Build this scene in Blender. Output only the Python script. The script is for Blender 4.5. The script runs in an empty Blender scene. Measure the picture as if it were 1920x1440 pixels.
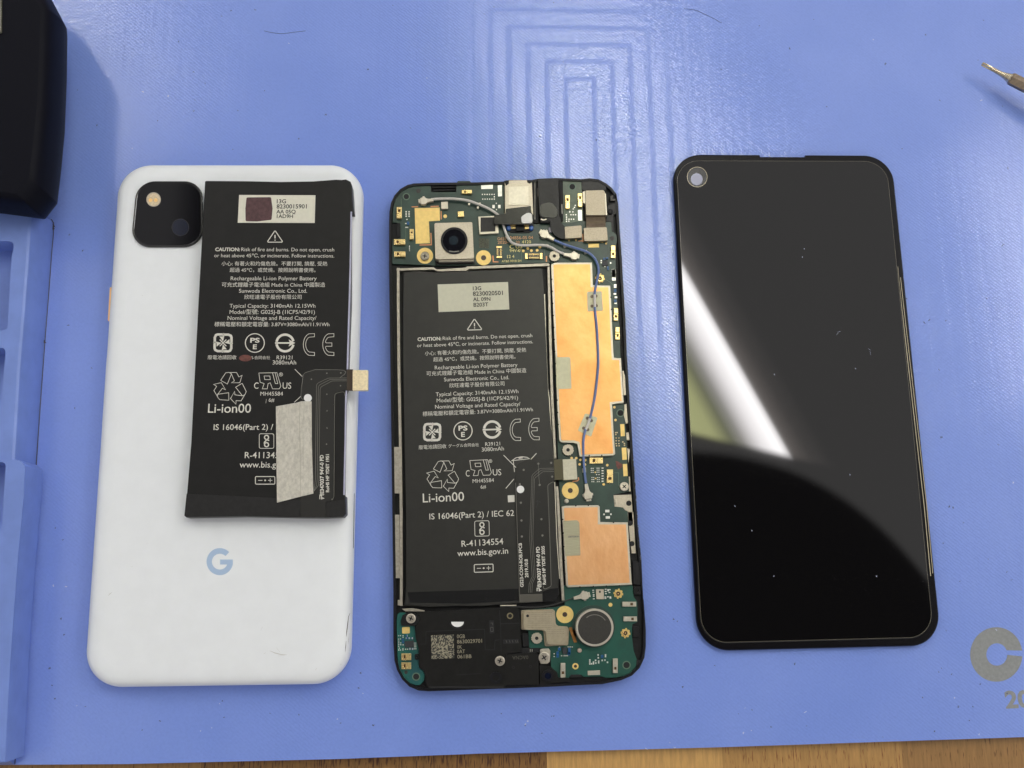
import bpy, bmesh, math, random
from mathutils import Vector, Matrix
from mathutils.bvhtree import BVHTree
random.seed(7)
C = bpy.context.scene.collection
SC = bpy.context.scene

# ---------------------------------------------------------------- camera (1 unit = 1 cm)
F_PX, AX, AY, CAM_H = 1884.0, 0.20426, -0.03824, 28.0
ROT = Matrix.Rotation(AX, 3, 'X') @ Matrix.Rotation(AY, 3, 'Y')
cam = bpy.data.objects.new('camera', bpy.data.cameras.new('camera'))
cam.data.sensor_width = 36.0
cam.data.lens = F_PX / 1920 * 36
cam.data.clip_start, cam.data.clip_end = 0.5, 1000
cam.matrix_world = Matrix.Translation((0, 0, CAM_H)) @ ROT.to_4x4()
C.objects.link(cam)
SC.camera = cam

def ray(px, py):
    return ROT @ Vector((px - 960, 720 - py, -F_PX))
def P(px, py, z=0.0):
    """photo pixel -> point on the level z (in mm)"""
    d = ray(px, py)
    t = (CAM_H - z / 10) / -d.z
    return Vector((d.x * t, d.y * t, z / 10))
def mirrored(px, py, z, H):
    """where a lamp at height H (cm) stands if its reflection in level z is seen at a pixel"""
    d = ray(px, py)
    t = (CAM_H - z / 10 + H - z / 10) / -d.z
    return Vector((d.x * t, d.y * t, H))

# ---------------------------------------------------------------- view, world, lamps
SC.view_settings.view_transform = 'Standard'
SC.view_settings.look = 'None'
SC.view_settings.exposure = 0.0
SC.view_settings.gamma = 1.0
SC.render.engine = 'CYCLES'
SC.cycles.max_bounces = 6
SC.cycles.use_denoising = True

def N(nt, kind, **kw):
    n = nt.nodes.new(kind)
    for k, v in kw.items():
        if k.startswith('i_'):
            key = k[2:]
            key = int(key) if key.isdigit() else key.replace('_', ' ')
            n.inputs[key].default_value = v
        else:
            setattr(n, k, v)
    return n
def ramp(nt, stops, interp='LINEAR'):
    r = N(nt, 'ShaderNodeValToRGB')
    r.color_ramp.interpolation = interp
    e = r.color_ramp.elements
    e[0].position, e[0].color = stops[0][0], (*stops[0][1], 1)
    e[1].position, e[1].color = stops[-1][0], (*stops[-1][1], 1)
    for p, c in stops[1:-1]:
        x = e.new(p); x.color = (*c, 1)
    return r

W = bpy.data.worlds.new('World'); SC.world = W
W.use_nodes = True
nt = W.node_tree; nt.nodes.clear()
out = N(nt, 'ShaderNodeOutputWorld'); bg = N(nt, 'ShaderNodeBackground')
tc = N(nt, 'ShaderNodeTexCoord'); sep = N(nt, 'ShaderNodeSeparateXYZ')
nt.links.new(tc.outputs['Generated'], sep.inputs[0])
def M2(nt, op, a, b=None, clamp=False):
    n = N(nt, 'ShaderNodeMath', operation=op); n.use_clamp = clamp
    for i, v in enumerate((a, b)):
        if v is None: continue
        if isinstance(v, (int, float)): n.inputs[i].default_value = v
        else: nt.links.new(v, n.inputs[i])
    return n.outputs[0]
# the room overhead: plain ceiling, darker towards the lower walls, and the dark clothes of
# whoever leans over the bench (towards -Y)
zz = M2(nt, 'MAXIMUM', sep.outputs['Z'], 0.05)
U = M2(nt, 'DIVIDE', sep.outputs['X'], zz)
V = M2(nt, 'DIVIDE', sep.outputs['Y'], zz)
u_ = M2(nt, 'SUBTRACT', U, 0.20)
du = M2(nt, 'ADD', M2(nt, 'DIVIDE', M2(nt, 'MAXIMUM', u_, 0.0), 0.34), M2(nt, 'DIVIDE', M2(nt, 'MINIMUM', u_, 0.0), 0.66))
dv = M2(nt, 'DIVIDE', M2(nt, 'ADD', V, 0.36), 0.50)
rad = M2(nt, 'SQRT', M2(nt, 'ADD', M2(nt, 'POWER', M2(nt, 'ABSOLUTE', du), 2.3), M2(nt, 'POWER', M2(nt, 'ABSOLUTE', dv), 2.3)))
blob = M2(nt, 'SUBTRACT', 1.0, M2(nt, 'DIVIDE', M2(nt, 'SUBTRACT', rad, 0.985), 0.02, clamp=True), clamp=True)
d2u = M2(nt, 'DIVIDE', M2(nt, 'ADD', U, 0.12), 0.19); d2v = M2(nt, 'DIVIDE', M2(nt, 'SUBTRACT', V, 0.40), 0.20)
r2_ = M2(nt, 'ADD', M2(nt, 'POWER', M2(nt, 'ABSOLUTE', d2u), 4.0), M2(nt, 'POWER', M2(nt, 'ABSOLUTE', d2v), 4.0))
blob2 = M2(nt, 'MULTIPLY', M2(nt, 'SUBTRACT', 1.0, M2(nt, 'DIVIDE', M2(nt, 'SUBTRACT', r2_, .6), .5, clamp=True), clamp=True), .88)  # second dark patch, added so camera window and lens reflect dark
blob = M2(nt, 'MAXIMUM', blob, blob2)
room = ramp(nt, [(0.0, (.30, .29, .28)), (0.25, (.55, .53, .51)), (0.6, (.86, .845, .84)), (1.0, (.80, .78, .77))])
nt.links.new(M2(nt, 'ABSOLUTE', sep.outputs['Z']), room.inputs[0])
mx = N(nt, 'ShaderNodeMix', data_type='RGBA')
nt.links.new(blob, mx.inputs['Factor']); nt.links.new(room.outputs[0], mx.inputs['A'])
mx.inputs['B'].default_value = (.055, .052, .055, 1)
nt.links.new(mx.outputs['Result'], bg.inputs[0])
gl = N(nt, 'ShaderNodeMapRange', interpolation_type='SMOOTHSTEP', i_From_Min=-.75, i_From_Max=.30, i_To_Min=.72, i_To_Max=1.14)
nt.links.new(sep.outputs['X'], gl.inputs[0]); nt.links.new(gl.outputs[0], bg.inputs[1])
nt.links.new(bg.outputs[0], out.inputs[0])

LAMP_H = 120.0
def tube_lamp(name, a, b, wl, wr, strength, stops, cut=None):
    """fluorescent ceiling fitting; a, b: ends of its hard edge, wl / wr: reach to either side (cm)"""
    ax = (b - a); L = ax.length; ax.normalize()
    side = Vector((-ax.y, ax.x, 0))              # towards the left of a -> b
    c = (a + b) / 2 + side * (wl - wr) / 2
    ld = bpy.data.lights.new(name, 'AREA'); ld.shape = 'RECTANGLE'
    ld.size, ld.size_y = wl + wr, L
    o = bpy.data.objects.new(name, ld); C.objects.link(o)
    z = Vector((0, 0, 1)); y = ax; x = y.cross(z)
    o.matrix_world = Matrix.Translation(c) @ Matrix((x, y, z)).transposed().to_4x4()
    ld.energy = 1.0
    ld.use_nodes = True
    n = ld.node_tree; n.nodes.clear()
    lo = N(n, 'ShaderNodeOutputLight'); em = N(n, 'ShaderNodeEmission')
    ge = N(n, 'ShaderNodeNewGeometry'); sp = N(n, 'ShaderNodeSeparateXYZ')
    n.links.new(ge.outputs['Parametric'], sp.inputs[0])
    r = ramp(n, stops)
    n.links.new(M2(n, 'SUBTRACT', 1.0, sp.outputs['X']), r.inputs[0])
    n.links.new(r.outputs[0], em.inputs[0])
    em.inputs[1].default_value = strength * math.pi * (wl + wr) * L
    if cut:     # emission masked off in place of the unbuilt person leaning over the bench
        u = M2(n, 'SUBTRACT', 1.0, sp.outputs['X'])
        lim = M2(n, 'ADD', M2(n, 'MULTIPLY', u, cut[1]), cut[0] - .25 * cut[1])
        k = M2(n, 'DIVIDE', M2(n, 'SUBTRACT', sp.outputs['Y'], lim), .012, clamp=True)
        n.links.new(M2(n, 'MULTIPLY', k, strength * math.pi * (wl + wr) * L), em.inputs[1])
    n.links.new(em.outputs[0], lo.inputs[0])
    o['kind'] = 'structure'
    return o
KL = 31.0
# hard edge seen in the glass from (1505,890) up to (1287,505) and on up the mat
la = mirrored(1505 + 150, 890 + 265, 2, LAMP_H); lb = mirrored(1287 - 285, 505 - 503, 2, LAMP_H)
TUBE = [(0.0, (.0004, .0004, .0004)), (.13, (.014, .012, .011)), (.25, (.055, .047, .042)), (.268, (.55, .53, .53)), (.31, (.92, .895, .895)), (.42, (.62, .60, .60)),  # first stops paint in the lit ceiling's glow beside the tube
        (.53, (.17, .165, .15)), (.60, (.08, .085, .045)), (.70, (.24, .25, .11)), (.82, (.26, .27, .12)), (.90, (.10, .10, .06)), (1.0, (.03, .03, .025))]
tube_lamp('ceiling_lamp', la, lb, 15.0, 5.0, KL, TUBE, (.23, .155))
PLAIN = [(0.0, (.1, .1, .1)), (.2, (.95, .93, .92)), (.8, (.95, .93, .92)), (1.0, (.1, .1, .1))]
tube_lamp('ceiling_lamp', mirrored(2010, 760, 0, LAMP_H), mirrored(1905, 240, 0, LAMP_H), 2.0, 10.0, 18.0, PLAIN)
tube_lamp('ceiling_lamp', mirrored(190, 150, 0, LAMP_H), mirrored(-160, -420, 0, LAMP_H), 9.0, 3.0, 11.0, PLAIN)

# ---------------------------------------------------------------- materials
MATS = {}
def mat(name, col, rough=0.5, metal=0.0, spec=0.5, noise=0.0, nscale=8.0, bump=0.0, bscale=40.0, col2=None, coat=0.0, stretch=None, trans=0.0):
    if name in MATS: return MATS[name]
    m = bpy.data.materials.new(name); m.use_nodes = True
    t = m.node_tree; b = t.nodes['Principled BSDF']
    b.inputs['Base Color'].default_value = (*col, 1)
    b.inputs['Roughness'].default_value = rough
    b.inputs['Metallic'].default_value = metal
    b.inputs['Specular IOR Level'].default_value = spec
    b.inputs['Coat Weight'].default_value = coat
    b.inputs['Coat Roughness'].default_value = 0.08
    tc = N(t, 'ShaderNodeTexCoord'); vec = tc.outputs['Object']
    if stretch:
        mp = N(t, 'ShaderNodeMapping'); mp.inputs['Scale'].default_value = stretch
        t.links.new(vec, mp.inputs[0]); vec = mp.outputs[0]
    if noise or col2:
        nz = N(t, 'ShaderNodeTexNoise', i_Scale=nscale, i_Detail=4.0, i_Roughness=.6)
        t.links.new(vec, nz.inputs['Vector'])
        c2 = col2 or tuple(max(0, c * (1 - noise)) for c in col)
        c1 = col if col2 else tuple(min(1, c * (1 + noise)) for c in col)
        r = ramp(t, [(.36, c1), (.64, c2)])
        t.links.new(nz.outputs[0], r.inputs[0]); t.links.new(r.outputs[0], b.inputs['Base Color'])
        rr = N(t, 'ShaderNodeMapRange', i_To_Min=max(.02, rough * .85), i_To_Max=min(1, rough * 1.15))
        t.links.new(nz.outputs[0], rr.inputs[0]); t.links.new(rr.outputs[0], b.inputs['Roughness'])
    if bump:
        nb = N(t, 'ShaderNodeTexNoise', i_Scale=bscale, i_Detail=3.0)
        t.links.new(vec, nb.inputs['Vector'])
        bp = N(t, 'ShaderNodeBump', i_Strength=bump, i_Distance=.02)
        t.links.new(nb.outputs[0], bp.inputs['Height']); t.links.new(bp.outputs[0], b.inputs['Normal'])
    MATS[name] = m
    return m

m_black = mat('black plastic', (.0075, .0075, .0085), .45, spec=.25, noise=.25, nscale=14, bump=.12, bscale=60)
m_rim = mat('black anodised rim', (.007, .007, .010), .38, spec=.25, noise=.2)
m_void = mat('dark recess', (.004, .004, .005), .7)
m_blackg = mat('glossy black film', (.009, .009, .0095), .24, spec=.4, noise=.2, bump=.1, bscale=9)
m_tape = mat('black insulating tape', (.018, .0175, .0175), .40, spec=.3, noise=.15, bump=.15, bscale=10)
m_pcb = mat('solder mask dark green', (.017, .040, .032), .35, noise=.25, nscale=2.2, col2=(.026, .062, .045))
m_pcb2 = mat('solder mask green', (.010, .060, .045), .35, col2=(.008, .085, .060), nscale=1.6)
m_pcb3 = mat('solder mask teal', (.012, .135, .10), .35, col2=(.010, .075, .085), nscale=1.2)
m_pcbl = mat('solder mask grey green', (.10, .135, .095), .4, noise=.12)
m_gold = mat('gold plating', (.80, .58, .20), .42, .35, noise=.06)
m_goldb = mat('gold contact', (.88, .66, .30), .28, .8, noise=.1)
m_silver = mat('tin plated steel', (.55, .51, .42), .36, .6, noise=.06, nscale=12)
m_solder = mat('solder', (.75, .75, .70), .3, .5, noise=.1)
m_brushed = mat('brushed steel', (.47, .42, .335), .40, .7, noise=.08, nscale=24, bump=.06, bscale=60)
m_brushed2 = mat('dull brushed steel', (.34, .295, .225), .40, .65, noise=.10, nscale=24, bump=.06, bscale=60)
m_rail = mat('cast magnesium', (.42, .385, .32), .38, .6, noise=.14, nscale=9, bump=.08, bscale=20)
m_champ = mat('champagne nickel', (.50, .43, .31), .32, .75, noise=.08)
m_copper = mat('copper foil', (.86, .455, .165), .34, .55, nscale=.9, col2=(.77, .355, .105), bump=.35, bscale=3.2)
m_copperp = mat('pale copper foil', (.80, .45, .22), .36, .55, nscale=1.3, col2=(.74, .38, .165), bump=.35, bscale=4, stretch=(1.4, .8, 1))
m_trace = mat('bare copper', (.55, .25, .12), .4, .5)
m_pad = mat('thermal pad', (.62, .60, .40), .7, noise=.05)
m_ribbed = mat('ribbed thermal pad', (.40, .38, .25), .7, noise=.08, stretch=(.4, 12, 1), nscale=6, bump=.4, bscale=10)
m_white = mat('white shell', (.82, .845, .87), .42, noise=.012, nscale=2, bump=.03, bscale=120)
m_ink = mat('pale printing', (.66, .64, .57), .6)
m_ink2 = mat('grey printing', (.50, .485, .43), .6)
m_inky = mat('yellow silkscreen', (.70, .62, .25), .6)
m_inkc = mat('copper silkscreen', (.55, .30, .14), .6)
m_inkt = mat('tan etching', (.26, .235, .165), .6)
m_inkd = mat('dark printing', (.035, .033, .028), .6)
m_sticker = mat('cream sticker', (.68, .66, .55), .5, noise=.03)
m_sticker2 = mat('greenish sticker', (.56, .55, .42), .5, noise=.03)
m_maroon = mat('maroon marker', (.055, .022, .024), .6, noise=.4, nscale=9, col2=(.095, .04, .045))
m_red = mat('brown red marker', (.14, .045, .035), .6, noise=.25)
m_cell = mat('battery foil black', (.0110, .0106, .0102), .36, spec=.28, noise=.12, nscale=3, bump=.10, bscale=2.6)
m_cell2 = mat('battery foil charcoal', (.0185, .018, .0155), .36, spec=.42, noise=.12, nscale=3, bump=.10, bscale=2.6)
m_flex = mat('black flex film', (.0215, .021, .0185), .26, spec=.45)
m_flexl = mat('flex trace edge', (.17, .165, .14), .4)
m_mask = mat('masking tape', (.62, .59, .51), .7, col2=(.47, .445, .385), nscale=9, bump=.5, bscale=26, stretch=(1.6, 1, 1))
m_orange = mat('orange button', (.98, .60, .25), .4)
m_logo = mat('pale blue print', (.40, .53, .72), .5)
m_camglass = mat('camera glass', (.002, .002, .004), .05, spec=.36)
m_lens = mat('lens blue', (.004, .007, .022), .08, spec=.6)
m_flash = mat('flash lens', (.72, .58, .38), .12, .2, coat=.8, noise=.2, nscale=14)
m_screen = mat('screen glass', (.0022, .002, .0022), .03, spec=.49)
m_frame = mat('display bezel', (.004, .0035, .005), .25, spec=.15)
m_film = mat('protector edge glint', (.50, .44, .30), .15, spec=.7)
m_seen = mat('camera hole', (.42, .43, .55), .6)
m_motor = mat('motor cap', (.028, .026, .022), .5, .2, noise=.2, nscale=40, bump=.2, bscale=90)
m_screw = mat('screw head', (.30, .27, .22), .35, .8, noise=.1)
m_screwl = mat('bright screw', (.55, .50, .42), .3, .8, noise=.1)
m_wirew = mat('white cable', (.60, .57, .52), .45)
m_wireb = mat('blue cable', (.12, .18, .38), .4)
m_wirev = mat('grey blue cable', (.20, .22, .38), .45)
m_wirek = mat('black cable', (.02, .02, .02), .35)
m_chipb = mat('blue ceramic', (.01, .09, .24), .35)
m_chipk = mat('black epoxy', (.022, .024, .028), .5)
m_kapton = mat('amber polyimide', (.30, .13, .03), .3)
m_steel = mat('tool steel', (.55, .48, .36), .22, .9, noise=.12, nscale=12)
m_case = mat('black casing', (.003, .0033, .0075), .5, spec=.10, noise=.3, nscale=60, bump=.15, bscale=140)
m_tray = mat('blue silicone', (.175, .265, .64), .40, noise=.05, nscale=1.5, bump=.06, bscale=12)
m_dirt = mat('dirt', (.07, .06, .06), .9)
m_print = mat('grey mat print', (.25, .26, .26), .55, noise=.08, nscale=10)
m_lint = mat('lint', (.085, .10, .18), .9)
m_lintw = mat('pale lint', (.5, .54, .72), .9)
m_handle = mat('screwdriver handle', (.02, .02, .022), .4)
m_lav = mat('pale side sheen', (.42, .42, .55), .4)

# matrix of small square cells, for the etched patch on the speaker housing
def mat_cells():
    m = bpy.data.materials.new('etched patch'); m.use_nodes = True
    t = m.node_tree; b = t.nodes['Principled BSDF']; b.inputs['Roughness'].default_value = .6
    tc = N(t, 'ShaderNodeTexCoord'); mp = N(t, 'ShaderNodeMapping'); mp.inputs['Scale'].default_value = (38, 38, 0)
    mp.inputs['Rotation'].default_value = (0, 0, math.radians(1.2))
    fl = N(t, 'ShaderNodeVectorMath', operation='FLOOR'); wn = N(t, 'ShaderNodeTexWhiteNoise', noise_dimensions='3D')
    r = ramp(t, [(.44, (.27, .245, .17)), (.46, (.03, .029, .024))])
    t.links.new(tc.outputs['Object'], mp.inputs[0]); t.links.new(mp.outputs[0], fl.inputs[0]); t.links.new(fl.outputs[0], wn.inputs[0])
    t.links.new(wn.outputs[0], r.inputs[0]); t.links.new(r.outputs[0], b.inputs[0])
    return m
m_cells = mat_cells()

# silicone work mat: fine woven emboss, present in some moulded bands and nearly smooth between them
MJ, MW, MG, MR = .27, .0012, .0008, .04     # band wander, weave height, groove depth (cm), gloss
def mat_mat():
    m = bpy.data.materials.new('embossed blue silicone'); m.use_nodes = True
    t = m.node_tree; b = t.nodes['Principled BSDF']
    V0 = N(t, 'ShaderNodeNewGeometry').outputs['Position']
    s = N(t, 'ShaderNodeSeparateXYZ'); t.links.new(V0, s.inputs[0])
    nz = N(t, 'ShaderNodeTexNoise', i_Scale=.35, i_Detail=3.0); t.links.new(V0, nz.inputs[0])
    cr = ramp(t, [(.3, (.208, .310, .755)), (.7, (.232, .335, .785))]); t.links.new(nz.outputs[0], cr.inputs[0])
    nz2 = N(t, 'ShaderNodeTexNoise', i_Scale=14.0, i_Detail=4.0); t.links.new(V0, nz2.inputs[0])
    mm = N(t, 'ShaderNodeMix', data_type='RGBA', blend_type='MULTIPLY'); mm.inputs['Factor'].default_value = 1
    r2 = ramp(t, [(.25, (.93, .93, .95)), (.6, (1, 1, 1))]); t.links.new(nz2.outputs[0], r2.inputs[0])
    t.links.new(cr.outputs[0], mm.inputs['A']); t.links.new(r2.outputs[0], mm.inputs['B'])
    t.links.new(mm.outputs['Result'], b.inputs['Base Color'])
    # nested moulded bands
    c = P(1085, 0); y0 = P(1085, 172).y
    def m2(op, a, bb=None, clamp=False): return M2(t, op, a, bb, clamp)
    ja = N(t, 'ShaderNodeTexNoise', i_Scale=9.0, i_Detail=3.0); t.links.new(V0, ja.inputs[0])
    jit = m2('MULTIPLY', m2('SUBTRACT', ja.outputs[0], .5), MJ)
    dx = m2('SUBTRACT', m2('MULTIPLY', m2('ABSOLUTE', m2('SUBTRACT', m2('ADD', s.outputs[0], m2('MULTIPLY', s.outputs[1], -.0)), P(1090, 300).x)), 1.0), 0.0)
    dy = m2('SUBTRACT', s.outputs[1], y0)
    d = m2('ADD', m2('MAXIMUM', dx, dy), jit)
    band = m2('SINE', m2('MULTIPLY', d, 2 * math.pi / .575))
    bm = N(t, 'ShaderNodeMapRange', interpolation_type='SMOOTHSTEP', i_From_Min=-.88, i_From_Max=-.35); t.links.new(band, bm.inputs[0])
    fade = N(t, 'ShaderNodeMapRange', interpolation_type='SMOOTHSTEP', i_From_Min=5.2, i_From_Max=2.6); t.links.new(d, fade.inputs[0])
    fade2 = N(t, 'ShaderNodeMapRange', interpolation_type='SMOOTHSTEP', i_From_Min=P(1200, 900).y, i_From_Max=P(1200, 500).y); t.links.new(s.outputs[1], fade2.inputs[0])
    # weave
    wj = N(t, 'ShaderNodeTexNoise', i_Scale=6.0, i_Detail=2.0); t.links.new(V0, wj.inputs[0])
    wo = m2('MULTIPLY', wj.outputs[0], 1.2)
    wx = m2('SINE', m2('ADD', m2('MULTIPLY', s.outputs[0], 2 * math.pi / .125), m2('MULTIPLY', wo, 3.0)))
    wy = m2('SINE', m2('ADD', m2('MULTIPLY', s.outputs[1], 2 * math.pi / .105), m2('MULTIPLY', wo, 3.0)))
    wn = N(t, 'ShaderNodeTexNoise', i_Scale=6.0, i_Detail=3.0); t.links.new(V0, wn.inputs[0])
    h = m2('ADD', m2('MULTIPLY', m2('ADD', m2('MULTIPLY', wx, wy), m2('MULTIPLY', wn.outputs[0], 4.0)), MW), m2('MULTIPLY', bm.outputs[0], MG))
    h = m2('ADD', h, m2('MULTIPLY', s.outputs[0], .016))     # the sheet is not quite flat
    bp = N(t, 'ShaderNodeBump', i_Distance=1.0, i_Strength=1.0); t.links.new(h, bp.inputs['Height'])
    t.links.new(bp.outputs[0], b.inputs['Normal'])
    gap = m2('MULTIPLY', m2('MULTIPLY', m2('SUBTRACT', 1.0, bm.outputs[0]), fade.outputs[0]), fade2.outputs[0])      # dull lines between the bands
    ro = N(t, 'ShaderNodeMapRange', i_To_Min=MR, i_To_Max=.34); t.links.new(gap, ro.inputs[0]); t.links.new(ro.outputs[0], b.inputs['Roughness'])
    sp = N(t, 'ShaderNodeMapRange', i_To_Min=.60, i_To_Max=.51); t.links.new(gap, sp.inputs[0]); t.links.new(sp.outputs[0], b.inputs['Specular IOR Level'])
    return m
m_mat = mat_mat()

def mat_wood(name, base, dark, dens):
    m = bpy.data.materials.new(name); m.use_nodes = True
    t = m.node_tree; b = t.nodes['Principled BSDF']; b.inputs['Roughness'].default_value = .4
    tc = N(t, 'ShaderNodeTexCoord')
    mp = N(t, 'ShaderNodeMapping'); mp.inputs['Scale'].default_value = (9, .8, 1); t.links.new(tc.outputs['Object'], mp.inputs[0])
    n1 = N(t, 'ShaderNodeTexNoise', i_Scale=1.6, i_Detail=6.0, i_Roughness=.65); t.links.new(mp.outputs[0], n1.inputs[0])
    r = ramp(t, [(.3, base), (.72, tuple(c * .62 for c in base))]); t.links.new(n1.outputs[0], r.inputs[0])
    mp2 = N(t, 'ShaderNodeMapping'); mp2.inputs['Scale'].default_value = (26, 2.4, 1); t.links.new(tc.outputs['Object'], mp2.inputs[0])
    n2 = N(t, 'ShaderNodeTexNoise', i_Scale=1.0, i_Detail=2.0); t.links.new(mp2.outputs[0], n2.inputs[0])
    r2 = ramp(t, [(dens, (0, 0, 0)), (dens + .06, (1, 1, 1))]); t.links.new(n2.outputs[0], r2.inputs[0])
    mx = N(t, 'ShaderNodeMix', data_type='RGBA'); t.links.new(r2.outputs[0], mx.inputs['Factor'])
    t.links.new(r.outputs[0], mx.inputs['A']); mx.inputs['B'].default_value = (*dark, 1)
    t.links.new(mx.outputs['Result'], b.inputs['Base Color'])
    return m

# ---------------------------------------------------------------- mesh helpers
WLOC = {}
# pieces of these that do not touch become objects of their own
SPLIT = {'blue_chips': 'ceramic_chip', 'test_pads': 'test_pad', 'side_spring': 'side_spring', 'plate_hole': 'plate_hole', 'spring_tab': 'spring_tab', 'blue_bead': 'blue_bead', 'cable_clip': 'cable_clip', 'solder_lug': 'solder_lug', 'film_edge_glint': 'film_edge_glint', 'edge_strip': 'edge_strip', 'marker_blot': 'marker_blot', 'corner_block': 'corner_block', 'frame_block': 'frame_block', 'frame_recess': 'frame_recess', 'side_wall': 'side_wall', 'module_corner': 'module_corner', 'recessed_mark': 'recessed_mark', 'port_dimple': 'port_dimple', 'end_tape': 'end_tape', 'battery_bay_rail': 'battery_bay_rail', 'module_bracket': 'module_bracket', 'tape': 'tape', 'port_pins': 'port_pin', 'scratch': 'scratch', 'ink_spatter': 'ink_spatter', 'cable_sleeve': 'cable_sleeve', 'corner_boss': 'corner_boss', 'frame_boss': 'frame_boss'}
def obj(name, bm, m, parent=None, smooth=False, angle=35):
    """links bm (world coordinates, cm) as one mesh object with its origin at its own middle"""
    bm.normal_update()
    if name in SPLIT:
        seen, parts = set(), []
        for v in bm.verts:
            if v in seen: continue
            st, comp = [v], {v}
            while st:
                for e in st.pop().link_edges:
                    for w in e.verts:
                        if w not in comp: comp.add(w); st.append(w)
            seen |= comp; parts.append(comp)
        if len(parts) > 1:
            last = None
            for comp in parts:
                nb = bmesh.new(); mp_ = {v: nb.verts.new(v.co) for v in comp}
                for f in {f for v in comp for f in v.link_faces}: nb.faces.new([mp_[v] for v in f.verts])
                last = obj(SPLIT[name], nb, m, parent, smooth, angle)
            bm.free(); return last
        name = SPLIT[name]
    vs = [v.co for v in bm.verts]
    lo = Vector([min(v[i] for v in vs) for i in range(3)]); hi = Vector([max(v[i] for v in vs) for i in range(3)])
    c = Vector(((lo.x + hi.x) / 2, (lo.y + hi.y) / 2, lo.z))
    bmesh.ops.translate(bm, verts=bm.verts, vec=-c)
    me = bpy.data.meshes.new(name); bm.to_mesh(me); bm.free()
    for mm in (m if isinstance(m, (list, tuple)) else [m]): me.materials.append(mm)
    if smooth:
        me.polygons.foreach_set('use_smooth', [True] * len(me.polygons))
        me.set_sharp_from_angle(angle=math.radians(angle))
        me.polygons.foreach_set('use_smooth', [len(p.vertices) < 9 for p in me.polygons])
    o = bpy.data.objects.new(name, me); C.objects.link(o)
    WLOC[o.name] = c
    if parent is not None:
        o.parent = parent; o.location = c - WLOC[parent.name]
    else:
        o.location = c
    return o
def thing(name, label, cat, loc):
    o = bpy.data.objects.new(name, None); C.objects.link(o)
    o.empty_display_size = .5
    o.location = loc; WLOC[o.name] = Vector(loc)
    o['label'] = label; o['category'] = cat
    return o
def tag(o, label, cat, kind=None):
    if label: o['label'] = label
    if cat: o['category'] = cat
    if kind: o['kind'] = kind
    return o
def area2(p): return sum(a[0] * b[1] - b[0] * a[1] for a, b in zip(p, p[1:] + p[:1]))
def prism_w(bm, pts, z0, z1, bevel=0, seg=2, top_mat=None):
    """pts: world xy (cm), z in mm"""
    pts = [(p[0], p[1]) for p in pts]
    if area2(pts) < 0: pts = pts[::-1]
    lo = [bm.verts.new((x, y, z0 / 10)) for x, y in pts]
    hi = [bm.verts.new((x, y, z1 / 10)) for x, y in pts]
    n = len(pts)
    top = bm.faces.new(hi); bm.faces.new(lo[::-1])
    for i in range(n):
        bm.faces.new((lo[i], lo[(i + 1) % n], hi[(i + 1) % n], hi[i]))
    if bevel:
        bmesh.ops.bevel(bm, geom=[e for e in top.edges], offset=bevel / 10, segments=seg, affect='EDGES', clamp_overlap=True, profile=.5)
    return bm
def xy(pts, z): return [P(x, y, z).xy for x, y in pts]
def prism(bm, pts, z0, z1, bevel=0, seg=2):
    return prism_w(bm, xy(pts, z1), z0, z1, bevel, seg)
def rnd(pts, r, n=4):
    """round the corners of a pixel polygon; r: one radius or a list"""
    out_ = []
    k = len(pts)
    for i in range(k):
        a, b, c = Vector(pts[i - 1]), Vector(pts[i]), Vector(pts[(i + 1) % k])
        ri = r[i] if isinstance(r, (list, tuple)) else r
        u, v = (a - b), (c - b)
        if ri <= 0 or u.length < 1e-6 or v.length < 1e-6: out_.append(tuple(b)); continue
        ang = u.angle(v)
        if ang > 3.05: out_.append(tuple(b)); continue
        t = min(ri / math.tan(ang / 2), u.length * .48, v.length * .48)
        p0, p1 = b + u.normalized() * t, b + v.normalized() * t
        for j in range(n + 1):
            s = j / n
            out_.append(tuple((1 - s) ** 2 * p0 + 2 * s * (1 - s) * b + s * s * p1))
    return out_
def rect(cx, cy, w, h, a=0):
    c, s = math.cos(math.radians(a)), math.sin(math.radians(a))
    return [(cx + c * x - s * y, cy + s * x + c * y) for x, y in ((-w/2, -h/2), (w/2, -h/2), (w/2, h/2), (-w/2, h/2))]
def box(bm, x0, y0, x1, y1, z0, z1, bevel=0):
    return prism(bm, [(x0, y0), (x1, y0), (x1, y1), (x0, y1)], z0, z1, bevel)
def circ(cx, cy, r, n=28, ry=None): return [(cx + r * math.cos(2 * math.pi * i / n), cy + (ry or r) * math.sin(2 * math.pi * i / n)) for i in range(n)]
def disc(bm, cx, cy, r, z0, z1, bevel=0, n=28): return prism(bm, circ(cx, cy, r, n), z0, z1, bevel)
def ring_w(bm, outer, inner, z0, z1):
    n = len(outer)
    L = [[bm.verts.new((p[0], p[1], z / 10)) for p in l] for l, z in ((outer, z0), (outer, z1), (inner, z1), (inner, z0))]
    for a, b in ((0, 1), (1, 2), (2, 3), (3, 0)):
        for i in range(n):
            bm.faces.new((L[a][i], L[a][(i + 1) % n], L[b][(i + 1) % n], L[b][i]))
    bmesh.ops.recalc_face_normals(bm, faces=bm.faces)
    return bm
def ring(bm, cx, cy, r, ri, z0, z1, n=32): return ring_w(bm, xy(circ(cx, cy, r, n), z1), xy(circ(cx, cy, ri, n), z1), z0, z1)
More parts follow.
